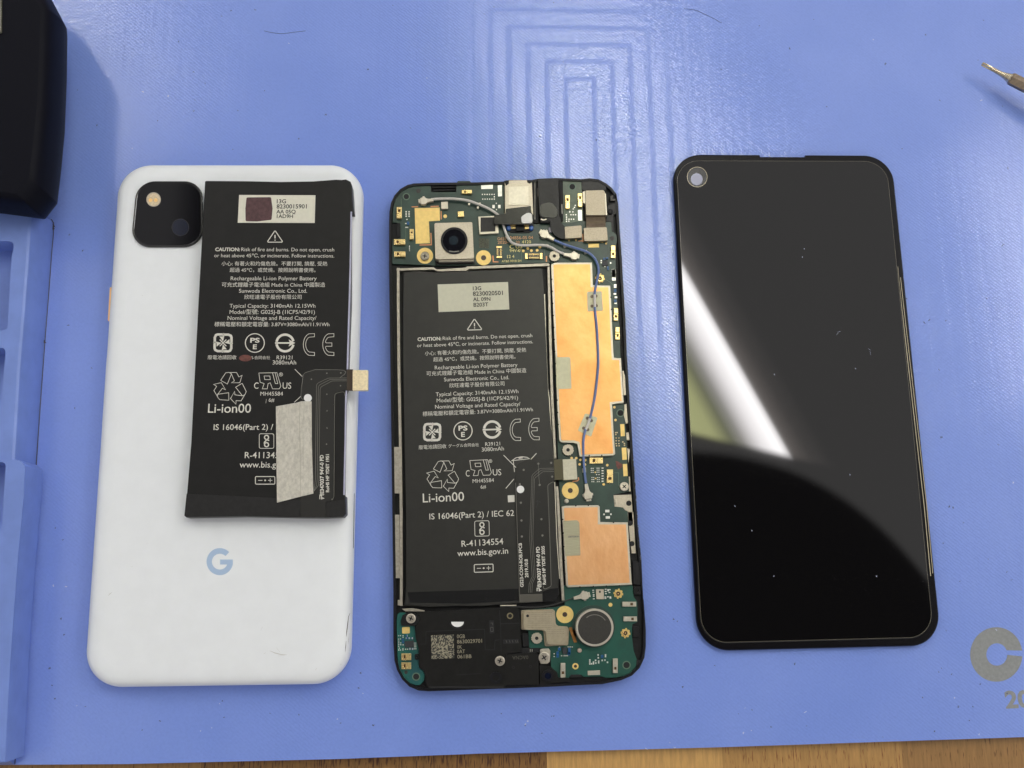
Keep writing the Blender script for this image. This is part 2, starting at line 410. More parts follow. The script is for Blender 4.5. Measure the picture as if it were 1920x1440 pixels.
def inset_w(pts, d):
    """offset a world polygon inwards by d cm"""
    pts = [Vector(p) for p in pts]
    sgn = 1 if area2(pts) > 0 else -1
    o = []
    n = len(pts)
    for i in range(n):
        a, b, c = pts[i - 1], pts[i], pts[(i + 1) % n]
        n1 = Vector((-(b - a).y, (b - a).x)).normalized() * sgn
        n2 = Vector((-(c - b).y, (c - b).x)).normalized() * sgn
        m = (n1 + n2)
        if m.length < 1e-6: m = n1
        m.normalize()
        o.append(b + m * (d / max(.45, m.dot(n1))))
    return o
def stroke(bm, pts, w, z, closed=False):
    """flat printed line of w photo pixels on the level z"""
    q = [P(x, y, z) for x, y in pts]; hw = w / F_PX * (CAM_H - z / 10) / 2
    n = len(q); L, R = [], []
    for i in range(n):
        a = q[i - 1] if (i > 0 or closed) else q[i]
        c = q[(i + 1) % n] if (i < n - 1 or closed) else q[i]
        d1 = (q[i] - a); d2 = (c - q[i])
        d1 = d1.normalized() if d1.length > 1e-9 else d2.normalized()
        d2 = d2.normalized() if d2.length > 1e-9 else d1
        t = (d1 + d2)
        t = t.normalized() if t.length > 1e-6 else d1
        nn = Vector((-t.y, t.x, 0)); k = hw / max(.5, abs(nn.dot(Vector((-d1.y, d1.x, 0)))))
        L.append(bm.verts.new(q[i] + nn * k)); R.append(bm.verts.new(q[i] - nn * k))
    for i in range(n if closed else n - 1):
        j = (i + 1) % n
        bm.faces.new((R[i], R[j], L[j], L[i]))
    return bm
def flat(bm, pts, z):
    q = xy(pts, z)
    if area2(q) < 0: q = q[::-1]
    bm.faces.new([bm.verts.new((p[0], p[1], z / 10)) for p in q]); return bm
def tri_flat(bm, pts, z, h=.03): return prism(bm, pts, z - h, z)
def smooth_path(pts, n=6):
    o = []
    for i in range(len(pts) - 1):
        p0, p1, p2, p3 = [Vector(pts[max(0, min(len(pts) - 1, k))]) for k in (i - 1, i, i + 1, i + 2)]
        for j in range(n):
            t = j / n
            o.append(.5 * ((2 * p1) + (p2 - p0) * t + (2 * p0 - 5 * p1 + 4 * p2 - p3) * t * t + (3 * p1 - p0 - 3 * p2 + p3) * t ** 3))
    o.append(Vector(pts[-1])); return o
def tube(bm, pts, r, n=10, radii=None):
    """pts: world points cm; r mm"""
    rings = []
    up = Vector((0, 0, 1))
    for i, p in enumerate(pts):
        t = (pts[min(i + 1, len(pts) - 1)] - pts[max(i - 1, 0)]).normalized()
        a = t.cross(up).normalized(); b = a.cross(t)
        rr = (radii[i] if radii else r) / 10
        rings.append([bm.verts.new(p + a * rr * math.cos(2 * math.pi * k / n) + b * rr * math.sin(2 * math.pi * k / n)) for k in range(n)])
    for A, B in zip(rings, rings[1:]):
        for k in range(n): bm.faces.new((A[k], A[(k + 1) % n], B[(k + 1) % n], B[k]))
    bm.faces.new(rings[0][::-1]); bm.faces.new(rings[-1])
    bmesh.ops.recalc_face_normals(bm, faces=bm.faces)
    return bm
def wire(name, px, r, m, parent):
    """px: (x, y, z mm) list"""
    return obj(name, tube(bmesh.new(), smooth_path([P(*p) for p in px]), r), m, parent, smooth=True, angle=60)
def rounded_quad(q, r, n=10):
    """q: four world xy corners; arcs of radius r at the corners"""
    o = []
    for i in range(4):
        a, b, c = Vector(q[i - 1]), Vector(q[i]), Vector(q[(i + 1) % 4])
        u, v = (a - b).normalized(), (c - b).normalized()
        ang = u.angle(v); t = r / math.tan(ang / 2)
        cen = b + (u + v).normalized() * (r / math.sin(ang / 2))
        p0, p1 = b + u * t, b + v * t
        a0 = math.atan2((p0 - cen).y, (p0 - cen).x); a1 = math.atan2((p1 - cen).y, (p1 - cen).x)
        da = (a1 - a0 + math.pi) % (2 * math.pi) - math.pi
        for j in range(n + 1):
            s = a0 + da * j / n
            o.append(cen + Vector((math.cos(s), math.sin(s))) * r)
    return o
def loft(bm, loops, cap0=True, cap1=True):
    """loops: lists of world points, same count"""
    L = [[bm.verts.new(p) for p in l] for l in loops]
    n = len(L[0])
    for A, B in zip(L, L[1:]):
        for i in range(n): bm.faces.new((A[i], A[(i + 1) % n], B[(i + 1) % n], B[i]))
    if cap0: bm.faces.new(L[0][::-1])
    if cap1: bm.faces.new(L[-1])
    bmesh.ops.recalc_face_normals(bm, faces=bm.faces)
    return bm
def slab(bm, q, r, profile, n=10):
    """rounded slab; profile: (inset mm, z mm) from below upwards; r mm"""
    base = [Vector(p) for p in q]
    if area2(base) < 0: base = base[::-1]
    loops = []
    for ins, z in profile:
        qq = inset_w(base, ins / 10)
        loops.append([Vector((p.x, p.y, z / 10)) for p in rounded_quad(qq, max(.02, (r - ins) / 10), n)])
    return loft(bm, loops)
def edge_quad(Ls, Rs, Ts, Bs, z):
    """world corners where four photographed edges meet on the level z"""
    def ln(e): a, b = P(*e[0], z).xy, P(*e[1], z).xy; return a, b - a
    def hit(e, f):
        a, d = ln(e); b, k = ln(f)
        den = d.x * k.y - d.y * k.x
        t = ((b - a).x * k.y - (b - a).y * k.x) / den
        return a + d * t
    return [hit(Ls, Ts), hit(Rs, Ts), hit(Rs, Bs), hit(Ls, Bs)]
def crop(x0, y0, s): return lambda *pts: [(x0 + x / s, y0 + y / s) for x, y in pts]

# printing: each line is fitted between the ends of its baseline
TEXTS = {}
def glyphs(s, off=0.0):
    key = (s, off)
    if key not in TEXTS:
        cu = bpy.data.curves.new('t', 'FONT'); cu.body = s; cu.resolution_u = 3; cu.offset = off
        o = bpy.data.objects.new('t', cu); C.objects.link(o)
        dg = bpy.context.evaluated_depsgraph_get()
        me = bpy.data.meshes.new_from_object(o.evaluated_get(dg))
        vs = [v.co.xy.copy() for v in me.vertices]; fs = [tuple(p.vertices) for p in me.polygons]
        bpy.data.objects.remove(o); bpy.data.curves.remove(cu); bpy.data.meshes.remove(me)
        x0 = min(v.x for v in vs); x1 = max(v.x for v in vs)
        TEXTS[key] = ([(v.x - x0, v.y) for v in vs], fs, x1 - x0)
    return TEXTS[key]
def text(bm, s, a, b, z, off=.0, cap=None):
    vs, fs, w = glyphs(s, off)
    A, B = P(*a, z), P(*b, z)
    ex = (B - A) / w; sc = ex.length
    ey = Vector((-ex.y, ex.x, 0))
    if cap: ey = ey.normalized() * (cap / F_PX * (CAM_H - z / 10) / .70)
    V = [bm.verts.new(A + ex * x + ey * y) for x, y in vs]
    for f in fs:
        try: bm.faces.new([V[i] for i in f])
        except ValueError: pass
def drape(bm, pts, w, target, lift=.02):
    """thin mark lying on the surface of an object along photographed points"""
    dg = bpy.context.evaluated_depsgraph_get()
    b2 = bmesh.new(); b2.from_mesh(target.data)
    bmesh.ops.translate(b2, verts=b2.verts, vec=WLOC[target.name]); tree = BVHTree.FromBMesh(b2); b2.free()
    q = []
    o = Vector((0, 0, CAM_H))
    for x, y in pts:
        hit, nrm, _, _ = tree.ray_cast(o, ray(x, y).normalized())
        if hit: q.append((hit + nrm * lift / 10, nrm))
    hw = w / F_PX * CAM_H / 2; prev = None
    for i, (p, n) in enumerate(q):
        t = (q[min(i + 1, len(q) - 1)][0] - q[max(0, i - 1)][0]).normalized()
        s = t.cross(n).normalized() * hw * (1 if 0 < i < len(q) - 1 else .3)
        cur = (bm.verts.new(p + s), bm.verts.new(p - s))
        if prev: bm.faces.new((prev[0], prev[1], cur[1], cur[0]))
        prev = cur

# ================================================================= the setting
tb = bmesh.new()
planks = [(-3500, -900), (-900, -420), (-420, 0), (0, 378), (378, 1025), (1025, 1354), (1354, 1691), (1691, 2250), (2250, 2900), (2900, 5500)]
woods = [mat_wood('oak brown', (.36, .19, .06), (.12, .05, .015), .62), mat_wood('oak dark', (.27, .135, .04), (.07, .022, .008), .55),
         mat_wood('maple', (.66, .38, .125), (.5, .26, .08), .80), mat_wood('oak tan', (.50, .275, .085), (.2, .07, .02), .60)]
pm = [0, 3, 1, 0, 1, 2, 3, 0, 1]
ny0, ny1 = -75.0, 75.0
for (xa, xb), mi in zip(planks, pm):
    xa_, xb_ = P(xa, 1415, -3).x, P(xb, 1415, -3).x
    f = tb.faces.new([tb.verts.new(v) for v in ((xa_, ny0, -.3), (xb_, ny0, -.3), (xb_, ny1, -.3), (xa_, ny1, -.3))])
    f.material_index = mi
tag(obj('table_top', tb, woods), None, None, 'structure')

mb = bmesh.new()
prism(mb, [(-260, 1436), (35, 1434), (240, 1432.5), (640, 1423), (900, 1413), (1352, 1401), (1920, 1382), (2300, 1370), (2300, -200), (-260, -200)], -2.9, 0, .25)
work_mat = thing('work_mat', 'large blue silicone work mat lying on the wooden table', 'work mat', P(960, 720, -2.9))
mat_sheet = obj('mat_sheet', mb, m_mat, work_mat)
cM = crop(1780, 1140, 6.543)
b = bmesh.new()
pts = []
for i in range(41):
    a = math.radians(-8 - i * (360 - 12) / 40); pts.append((576 + 321 * math.cos(a), 570 + 335 * math.sin(a)))
inn = []
for i in range(41):
    a = math.radians(-22 - i * (360 - 24) / 40); inn.append((583 + 128 * math.cos(a), 570 + 137 * math.sin(a)))
A_, B_ = xy(cM(*pts), .02), xy(cM(*inn), .02)
va = [b.verts.new((p[0], p[1], .002)) for p in A_]; vb = [b.verts.new((p[0], p[1], .002)) for p in B_]
for i in range(40): b.faces.new((va[i], va[i + 1], vb[i + 1], vb[i]))
bmesh.ops.recalc_face_normals(b, faces=b.faces)
obj('printed_logo', b, m_print, work_mat)
b = bmesh.new(); text(b, '20', cM((695, 1225))[0], cM((1010, 1212))[0], .02, off=.035, cap=29); obj('printed_number', b, m_print, work_mat)

# ---- lint and dust on the mat
b = bmesh.new()
def speck(bm, x, y, r, L, a, z=.05):
    n = 5
    pts = [(x + L * (i / n - .5) * math.cos(a) + r * .9 * math.sin(i * 1.7 + x), y + L * (i / n - .5) * math.sin(a) + r * .9 * math.cos(i * 2.1 + y)) for i in range(n + 1)]
    stroke(bm, pts, r, z)
spots = [(1038, 5), (335, 78), (415, 30), (433, 20), (478, 18), (363, 135), (363, 208), (446, 207), (496, 170), (1012, 256), (1118, 262), (1424, 48), (1481, 91), (1735, 65),
         (1733, 605), (1742, 600), (1263, 1161), (1270, 1165), (1340, 1248), (1490, 1245), (1780, 950), (1787, 952), (1797, 1325), (1824, 1325), (1880, 460), (985, 1360), (1016, 1375), (940, 1338),
         (1410, 1331), (1280, 1288), (130, 440), (155, 470), (128, 610), (172, 690), (140, 765), (104, 990), (118, 1012), (114, 1160), (120, 1190), (93, 1253), (98, 1285), (103, 1310),
         (1730, 1308), (1800, 1090), (1760, 1260), (700, 1360), (560, 1340), (420, 1345), (300, 1352), (770, 240), (690, 130), (610, 215), (560, 260), (1660, 120), (1550, 200), (1700, 560), (1850, 560), (1765, 820), (676, 1262), (672, 1290)]
for x, y in spots: speck(b, x, y, random.uniform(.7, 1.3), random.uniform(1.2, 4), random.uniform(0, 3))
for k in range(30):
    x, y = random.uniform(110, 1915), random.choice([random.uniform(5, 300), random.uniform(1300, 1395)])
    speck(b, x, y, random.uniform(.5, 1.0), random.uniform(.8, 2.5), random.uniform(0, 3))
for k in range(14): speck(b, random.uniform(1760, 1915), random.uniform(300, 1380), random.uniform(.5, 1.0), random.uniform(.8, 4), random.uniform(0, 3))
tag(obj('lint', b, m_lint), None, None, 'stuff')
b = bmesh.new()
for x, y in [(268, 172), (315, 180), (985, 1358), (990, 1352), (1510, 1335), (1394, 1374), (1212, 1404), (1265, 1402), (1900, 905), (1840, 188), (1868, 1181), (100, 1098), (124, 1100)]: speck(b, x, y, 1.1, 3, random.uniform(0, 3))
for k in range(25): speck(b, random.uniform(110, 1915), random.choice([random.uniform(5, 300), random.uniform(1300, 1395)]), random.uniform(.5, .9), random.uniform(.8, 2.5), random.uniform(0, 3))
tag(obj('pale_lint', b, m_lintw), None, None, 'stuff')
cH = crop(900, 0, 3.2)
tag(wire('hair', [(x, y, .1) for x, y in cH((1225, 52), (1290, 60), (1350, 85), (1410, 115), (1450, 137))], .05, m_lint, None), 'fine dark hair curving down above the black display', 'hair')['group'] = 'stray hairs on the mat'
tag(wire('hair', [(x, y, .1) for x, y in crop(120, 0, 3.84)((1440, 222), (1500, 235), (1570, 242), (1650, 232), (1740, 222))], .05, m_lint, None), 'fine dark hair sagging on the mat above the white cover', 'hair')['group'] = 'stray hairs on the mat'

# ---- blue silicone parts tray
cT = crop(0, 380, 2.769); cT2 = crop(0, 800, 2.25)
tray = thing('parts_tray', 'blue silicone tray with rounded compartments standing on the mat', 'tray', P(-60, 900, 0))
TZ = 12.0
base = [(-330, 402)] + [(84, 406)] + [(97, 414), (99, 424)] + [(92, 524), (83, 633), (68.6, 849), (64, 905), (55.5, 1000), (42, 1200), (27, 1434)] + [(-330, 1440)]
top_ = [(-330, 396)] + [(46, 391)] + [(58, 396), (60, 404)] + [(54, 499), (38, 698), (29, 853), (28.5, 905), (26, 1000), (20, 1200), (11, 1425)] + [(-330, 1440)]
bb = bmesh.new()
tw = xy(top_, TZ); bw = xy(base, 0)
ins = inset_w(tw, .09)
loft(bb, [[Vector((p[0], p[1], 0.005)) for p in bw], [Vector((p[0], p[1], TZ / 10 - .09)) for p in tw],
          [Vector((p[0], p[1], TZ / 10 - .03)) for p in inset_w(tw, .03)], [Vector((p[0], p[1], TZ / 10)) for p in ins]])
def boolean_cut(bm, cut):
    def tmp(bmx):
        me = bpy.data.meshes.new('tmp'); bmx.to_mesh(me); bmx.free(); o = bpy.data.objects.new('tmp', me); C.objects.link(o); return o
    a, c = tmp(bm), tmp(cut)
    md = a.modifiers.new('b', 'BOOLEAN'); md.object = c; md.operation = 'DIFFERENCE'; md.solver = 'EXACT'
    me = bpy.data.meshes.new_from_object(a.evaluated_get(bpy.context.evaluated_depsgraph_get()))
    r = bmesh.new(); r.from_mesh(me)
    bpy.data.objects.remove(a); bpy.data.objects.remove(c); bpy.data.meshes.remove(me)
    return r
cut = bmesh.new()
for poly, rr in (([(-200, 451), (28, 452), (22, 480), (14, 619), (-200, 625)], [0, 13, 2, 10, 0]),
                 ([(-200, 651), (11, 652), (8, 690), (-4, 822), (-200, 826)], [0, 9, 2, 10, 0]),
                 ([(-200, 862), (15, 864), (13, 900), (7, 998), (-200, 1005)], [0, 9, 2, 10, 0]),
                 ([(-200, 1035), (0, 1038), (-9, 1250), (-200, 1255)], [0, 9, 10, 0])):
    w2 = xy(rnd(poly, rr), TZ)
    prism_w(cut, w2, 3.5, TZ + 2)
bb = boolean_cut(bb, cut)
# raised corner of the second, taller row of compartments
obj('tray_body', bb, m_tray, tray, smooth=True, angle=28)
b = bmesh.new()
top2 = rnd([(-330, 862), (36, 862), (47, 872), (44, 933), (33, 1049), (20, 1227), (9, 1430), (-330, 1436)], [0, 6, 6, 2, 2, 2, 0, 0], 3)
lipw = xy(top2, TZ + .9)
inl = xy(rnd([(-330, 866), (13, 866), (15, 874), (13, 905), (6, 1000), (-6, 1040), (-8, 1260), (-12, 1430), (-330, 1436)], 3), TZ + .9)
prism_w(b, lipw, 2, TZ + .9, .5, 3)
cut = bmesh.new(); prism_w(cut, xy(rnd([(-200, 866), (14, 867), (12, 900), (6, 996), (-200, 1003)], [0, 9, 2, 10, 0]), TZ), 4.1, TZ + 4)
prism_w(cut, xy(rnd([(-200, 1036), (-2, 1039), (-11, 1250), (-200, 1255)], [0, 9, 10, 0]), TZ), 4.1, TZ + 4)
b = boolean_cut(b, cut)
obj('compartment_block', b, m_tray, tray, smooth=True, angle=28)
b = bmesh.new()
stroke(b, [(96, 411), (100.5, 418), (100, 440), (96.5, 480), (93, 530), (85, 630), (77, 740), (69.5, 850), (64, 930), (56, 1000), (43, 1200), (28, 1432)], 1.6, .06)
for x, y, L in ((66, 896, 4), (83, 640, 5), (100, 425, 8), (57, 1006, 3)): speck(b, x, y, 2.6, L, 1.65, .09)
obj('dirt_seam', b, m_dirt, tray)

# ---- black casing, upper left
case = thing('black_case', 'black hard case with rounded edge beside the blue tray', 'case', P(0, 150, 0))
sil = rnd([(-330, -260), (60, -60), (97, 0), (119, 42), (117.5, 130), (113.5, 230), (107, 300), (98.5, 372), (74, 403), (-10, 392), (-330, 392)], [0, 10, 8, 12, 4, 4, 6, 10, 6, 0, 0], 5)
sw = xy(sil, 18); cc_ = P(-220, 120, 18)
loops = []
for ins_, z in ((2.2, 0.05), (1.2, 4), (.35, 11), (.05, 15), (0, 18), (.03, 20), (.10, 22), (.2, 23.8), (.36, 25.2), (.55, 25.8), (.7, 26)):
    k_ = 1 - ins_ * .55 / 6; loops.append([Vector((cc_.x + (p[0] - cc_.x) * k_, cc_.y + (p[1] - cc_.y) * k_, z / 10)) for p in sw])
obj('case_shell', loft(bmesh.new(), loops), m_case, case, smooth=True, angle=85)
b = bmesh.new(); prism(b, [(-60, -60), (2.5, -60), (2, 60), (-60, 76)], 25.6, 26.6, .3); obj('metal_plate', b, mat('olive metal plate', (.16, .16, .12), .5, .3), case)

# ---- screwdriver
drv = thing('screwdriver', 'slim steel screwdriver tip pointing in from the right edge of the mat', 'screwdriver', P(1960, 185, 0))
tip, mid_, hexs = P(1841, 119.5, 5), P(1876, 138, 5.6), P(1893.5, 146.5, 5.9)
ax = (hexs - tip).normalized()
pth = [tip, tip + ax * .05, tip + (mid_ - tip) * .55, mid_, mid_ + (hexs - mid_) * .5, hexs, hexs + ax * .12]
b = bmesh.new()
# star shaped driving tip
up = Vector((0, 0, 1)); sa = ax.cross(up).normalized(); sb = sa.cross(ax)
def star(p, r, d, n=24): return [p + (sa * math.cos(2 * math.pi * k / n) + sb * math.sin(2 * math.pi * k / n)) * (r * (1 + d * math.cos(6 * 2 * math.pi * k / n))) for k in range(n)]
loft(b, [star(tip, .042, .22), star(tip + ax * .03, .052, .22), star(tip + ax * .26, .056, .20), star(tip + ax * .40, .062, .06), star(mid_, .072, 0), star(mid_ + (hexs - mid_) * .45, .092, 0), star(hexs, .145, 0), star(hexs + ax * .05, .155, 0)])
obj('driver_tip', b, m_steel, drv, smooth=True, angle=40)
b = bmesh.new()
hx = lambda p, r: [p + (sa * math.cos(math.radians(60 * k + 12)) + sb * math.sin(math.radians(60 * k + 12))) * r for k in range(6)]
loft(b, [hx(hexs - ax * .0, .158), hx(hexs + ax * .06, .19), hx(hexs + ax * 2.2, .19)])
obj('hex_shaft', b, mat('dull tool steel', (.30, .235, .17), .36, .85, noise=.15, nscale=10), drv)
b = bmesh.new()
h0 = hexs + ax * 2.1
loft(b, [star(h0, .30, 0), star(h0 + ax * .2, .42, .03), star(h0 + ax * 3, .55, .05), star(h0 + ax * 7, .5, .05), star(h0 + ax * 7.4, .35, 0)])
obj('handle', b, m_handle, drv, smooth=True)

# ================================================================= white back cover
WZ = 8.2
q = edge_quad([(213, 520), (183, 960)], [(676, 575), (662.5, 1080)], [(300, 313), (600, 313)], [(240, 1287.6), (550, 1283)], 4.2)
cover = thing('phone_back_cover', 'white phone back cover with black camera window and orange side button', 'phone cover', ((q[0].x + q[2].x) / 2, (q[0].y + q[2].y) / 2, 0))
prof = [(2.4, .05), (1.0, .5), (.25, 1.6), (0, 3.2), (0, 4.6), (.22, 5.8), (.75, 6.9), (1.6, 7.6), (2.8, 8.0), (4.2, 8.17), (5.2, 8.2)]
shell = obj('shell', slab(bmesh.new(), q, 9.6, prof, 16), m_white, cover, smooth=True, angle=60)
c7 = crop(150, 300, 8.0)
cq = edge_quad(c7((832, 520), (786, 1000)), c7((1836, 600), (1846, 1000)), c7((1000, 316), (1600, 316)), c7((1000, 1301), (1600, 1300)), 8.9)
cwin = obj('camera_window', slab(bmesh.new(), cq, 5.3, [(.0, 8.0), (0, 8.75), (.12, 8.95), (.3, 9.0), (.45, 8.92), (.55, 8.86)], 12), mat('glossy black rim', (.006, .006, .007), .12, spec=.7), cover, smooth=True, angle=50)
g = obj('window_glass', slab(bmesh.new(), cq, 5.3, [(.6, 8.80), (.6, 8.89), (.66, 8.92)], 12), m_camglass, cwin, smooth=True)
b = bmesh.new(); disc(b, *c7((1104, 592))[0], 13.2, 8.9, 8.95, .02, 36); obj('flash', b, m_flash, cwin, smooth=True)
b = bmesh.new(); ring(b, *c7((1104, 592))[0], 13.6, 12.2, 8.9, 8.98); obj('flash_ring', b, mat('flash ring', (.38, .34, .28), .3, .4), cwin)
b = bmesh.new(); disc(b, *c7((1505, 1010))[0], 15.2, 8.9, 8.935, 0, 36); obj('lens', b, m_lens, cwin)
b = bmesh.new(); ring(b, *c7((1505, 1010))[0], 16.4, 15.2, 8.9, 8.94, 40); obj('lens_ring', b, mat('dim ring', (.02, .02, .024), .2), cwin)
for x_ in (1058, 1136):
    b = bmesh.new(); disc(b, *c7((x_, 602))[0], 3.6, 8.94, 8.97, 0, 14); obj('flash_led', b, mat('amber led', (.85, .55, .20), .3), cwin)
b = bmesh.new(); c6 = crop(180, 520, 4.8)
prism(b, rnd(c6((124, 89), (158, 89), (142, 392), (106, 391)), 1.2), 2.6, 5.0, .08); obj('power_button', b, m_orange, cover)
b = bmesh.new(); prism(b, rnd(c6((96, 718), (118, 718), (82, 1332), (54, 1332)), 1.2), 2.6, 5.0, .08); obj('volume_button', b, m_white, cover)
b = bmesh.new(); c8 = crop(150, 960, 3.556)
lx, ly = 932, 331
def glogo():
    R, r = 88, 53
    o = [(lx + 62, ly - 62)]
    outr = [(lx + R * math.cos(math.radians(a)), ly + R * math.sin(math.radians(a))) for a in range(-45, -361, -9)]
    outr = [(lx + R * math.cos(math.radians(a)), ly + (R + 2) * math.sin(math.radians(a))) for a in list(range(-45, -352, -8)) + [-352]]
    inr = [(lx + r * math.cos(math.radians(a)), ly + r * math.sin(math.radians(a))) for a in [-336, -330] + list(range(-322, -46, 8)) + [-45]]
    return outr + [(lx + 86, ly - 14), (lx + 2, ly - 14), (lx + 2, ly + 19), (lx + 47, ly + 19)] + inr
prism(b, c8(*glogo()), WZ - .1, WZ + .03); obj('printed_logo', b, m_logo, cover)
b = bmesh.new()
drape(b, [(664.2 - i * .06, 924 + i * 3.5) for i in range(31)], 3.2, shell)
obj('side_slot', b, m_void, cover)
b = bmesh.new()
drape(b, c8((1800, 672), (1790, 700), (1784, 750), (1778, 800), (1776, 830)), 1.6, shell)
drape(b, c8((1795, 810), (1792, 850), (1788, 880)), .8, shell); drape(b, c8((1774, 860), (1771, 900), (1768, 935)), 1.2, shell)
drape(b, c8((1740, 1012), (1739, 1020)), 1.2, shell)
obj('scratch', b, m_dirt, cover)
b = bmesh.new()
ms = mat('grey scuff', (.60, .60, .58), .6)
for l, w in ((((1225, 945), (1240, 938)), 1.4), (((1265, 925), (1300, 940), (1340, 950), (1380, 952)), 1.4), (((1310, 905), (1335, 935)), 1.0), (((1320, 960), (1365, 955)), 1.2),
             (((1205, 790), (1218, 765)), 1.1), (((1568, 1055), (1580, 1040)), 1.4), (((188, 558), (200, 545), (214, 535)), 1.2), (((340, 366), (352, 362)), 1.0), (((445, 214), (450, 210)), 1.2)):
    drape(b, c8(*l), w, shell)
drape(b, [(266, 553), (268, 555)], 1.2, shell); drape(b, [(600, 339), (604, 338)], 1, shell)
obj('scuff_marks', b, ms, cover)

# ================================================================= symbols shared by both batteries
def mapper(o, ex, ey): return lambda u, v: (o[0] + ex[0] * u + ey[0] * v, o[1] + ex[1] * u + ey[1] * v)
def arc(cu, cv, r, a0, a1, n=14): return [(cu + r * math.cos(math.radians(a0 + (a1 - a0) * i / n)), cv + r * math.sin(math.radians(a0 + (a1 - a0) * i / n))) for i in range(n + 1)]
def S(bm, m, pts, w, z, closed=False): stroke(bm, [m(*p) for p in pts], w, z, closed)
def sym_warning(bm, m, z):      # u,v in -1..1
    S(bm, m, [(-.06, -.93), (.06, -.93), (.97, .80), (.9, .95), (-.9, .95), (-.97, .80)], 1.7, z, True)
    S(bm, m, [(0, -.28), (0, .32)], 2.2, z); S(bm, m, [(0, .52), (0, .68)], 2.2, z)
def sym_fourarrow(bm, m, z):
    for k in range(4):
        c, s = [(1, 0), (0, 1), (-1, 0), (0, -1)][k]
        rt = lambda u, v: m(c * u - s * v, s * u + c * v)
        S(bm, rt, [(-.84, .08), (-.84, -.55), (-.72, -.80), (-.55, -.86), (-.08, -.86)], 4.6, z)
        flat(bm, [rt(-.02, -1.0), rt(.12, -1.0), rt(.12, -.62), rt(-.02, -.62)], z)
        flat(bm, [rt(-.38, -.66), rt(.12, -.66), rt(-.0, -.16)], z + .004)
    S(bm, m, [(-.33, -.33), (.33, .33)], 2.0, z); S(bm, m, [(-.33, .33), (.33, -.33)], 2.0, z)
def sym_pse(bm, m, z):
    S(bm, m, arc(0, 0, .95, 0, 360, 36)[:-1], 1.8, z, True)
    text(bm, 'PS', m(-.47, -.05), m(.47, -.05), z, .03, 9.0); text(bm, 'E', m(-.20, .62), m(.19, .62), z, .03, 9.0)
def sym_arrow(bm, m, z):
    S(bm, m, arc(0, 0, .85, -172, -12, 24), 4.6, z); S(bm, m, arc(0, 0, .85, 172, 12, 24), 4.6, z)
    S(bm, m, [(-1.0, 0), (.75, 0)], 3.0, z)
    flat(bm, [m(1.02, 0), m(.35, -.36), m(.5, 0), m(.35, .36)], z + .004)
def sym_ce(bm, m, z, e):
    o = arc(.55, 0, 1.0, -97, -263, 18); i = arc(.55, 0, .70, -261, -99, 16)
    o = [(.98, -.98)] + o[1:-1] + [(.98, .98)]; i = [(.98, .70)] + i[1:-1] + [(.98, -.70)]
    if e:
        lo_ = [p for p in i if p[1] > .16]; hi_ = [p for p in i if p[1] < -.16]
        i = lo_ + [(-.02, .15), (.72, .15), (.72, -.15), (-.02, -.15)] + hi_
    S(bm, m, o + i, 1.0, z, True)
def sym_recycle(bm, m, z):
    P1 = [(-.62, -.48), (-.30, -.96), (-.10, -.99), (.06, -.90), (-.20, -.25), (-.62, -.48)]
    P2 = [(-.08, -.98), (.38, -.98), (.52, -.70), (.72, -.80), (.58, -.33), (.06, -.33), (.24, -.45), (.06, -.88)]
    for k in range(3):
        a = math.radians(120 * k); c, s = math.cos(a), math.sin(a)
        rt = lambda u, v: m(c * u - s * (v + .0), s * u + c * v)
        S(bm, rt, P1, 1.0, z, False); S(bm, rt, P2, 1.0, z, False)
def sym_ru(bm, m, z):   # 0..1 box
    S(bm, m, [(.0, .02), (.82, .0), (1.0, .82), (.93, .98), (.62, .98), (.52, .62), (.42, .66), (.38, .98), (.16, .98), (.24, .66), (.06, .58), (.0, .02)], 1.0, z, True)
    S(bm, m, [(.24, .2), (.50, .2), (.52, .42), (.27, .42)], 1.0, z, True)
    S(bm, m, [(.62, .0), (.75, .66), (.86, .66), (.74, .0)], 1.0, z)
def sym_bis(bm, m, z):
    S(bm, m, rnd([(-1, -1), (1, -1), (1, 1), (-1, 1)], .25), 1.1, z, True)
    S(bm, m, [(.36, -.06), (.06, -.18)] + arc(0, -.50, .30, 70, 400, 16)[:0] + arc(0, -.5, .28, 120, 420, 18) + [(-.28, .14), (-.30, .3)] + arc(0, .5, .28, 220, 560, 18), 2.2, z)
def sym_poles(bm, m, z):
    S(bm, m, rnd([(-1, -.42), (1, -.42), (1, .42), (-1, .42)], .12), 1.5, z, True)
    S(bm, m, [(-.72, 0), (-.28, 0)], 1.1, z); S(bm, m, [(.30, 0), (.74, 0)], 1.1, z); S(bm, m, [(.52, -.22), (.52, .22)], 1.1, z)
    flat(bm, [m(*p) for p in arc(0, 0, .10, 0, 330, 11)], z)

def print_lines(parent, rows, z, m, name='printed_text'):
    for r_ in rows:
        b_ = bmesh.new()
        text(b_, r_[0], r_[1], r_[2], z, *(r_[3:] if len(r_) > 3 else ()))
        obj(name, b_, m, parent)
def caution_row(parent_bm, a, b_, z):
    a, b_ = Vector(a), Vector(b_)
    k = a + (b_ - a) * .207
    text(parent_bm, 'CAUTION:', tuple(a), tuple(k), z, .03)
    text(parent_bm, 'Risk of fire and burns. Do not open, crush', tuple(a + (b_ - a) * .219), tuple(b_), z, .0)

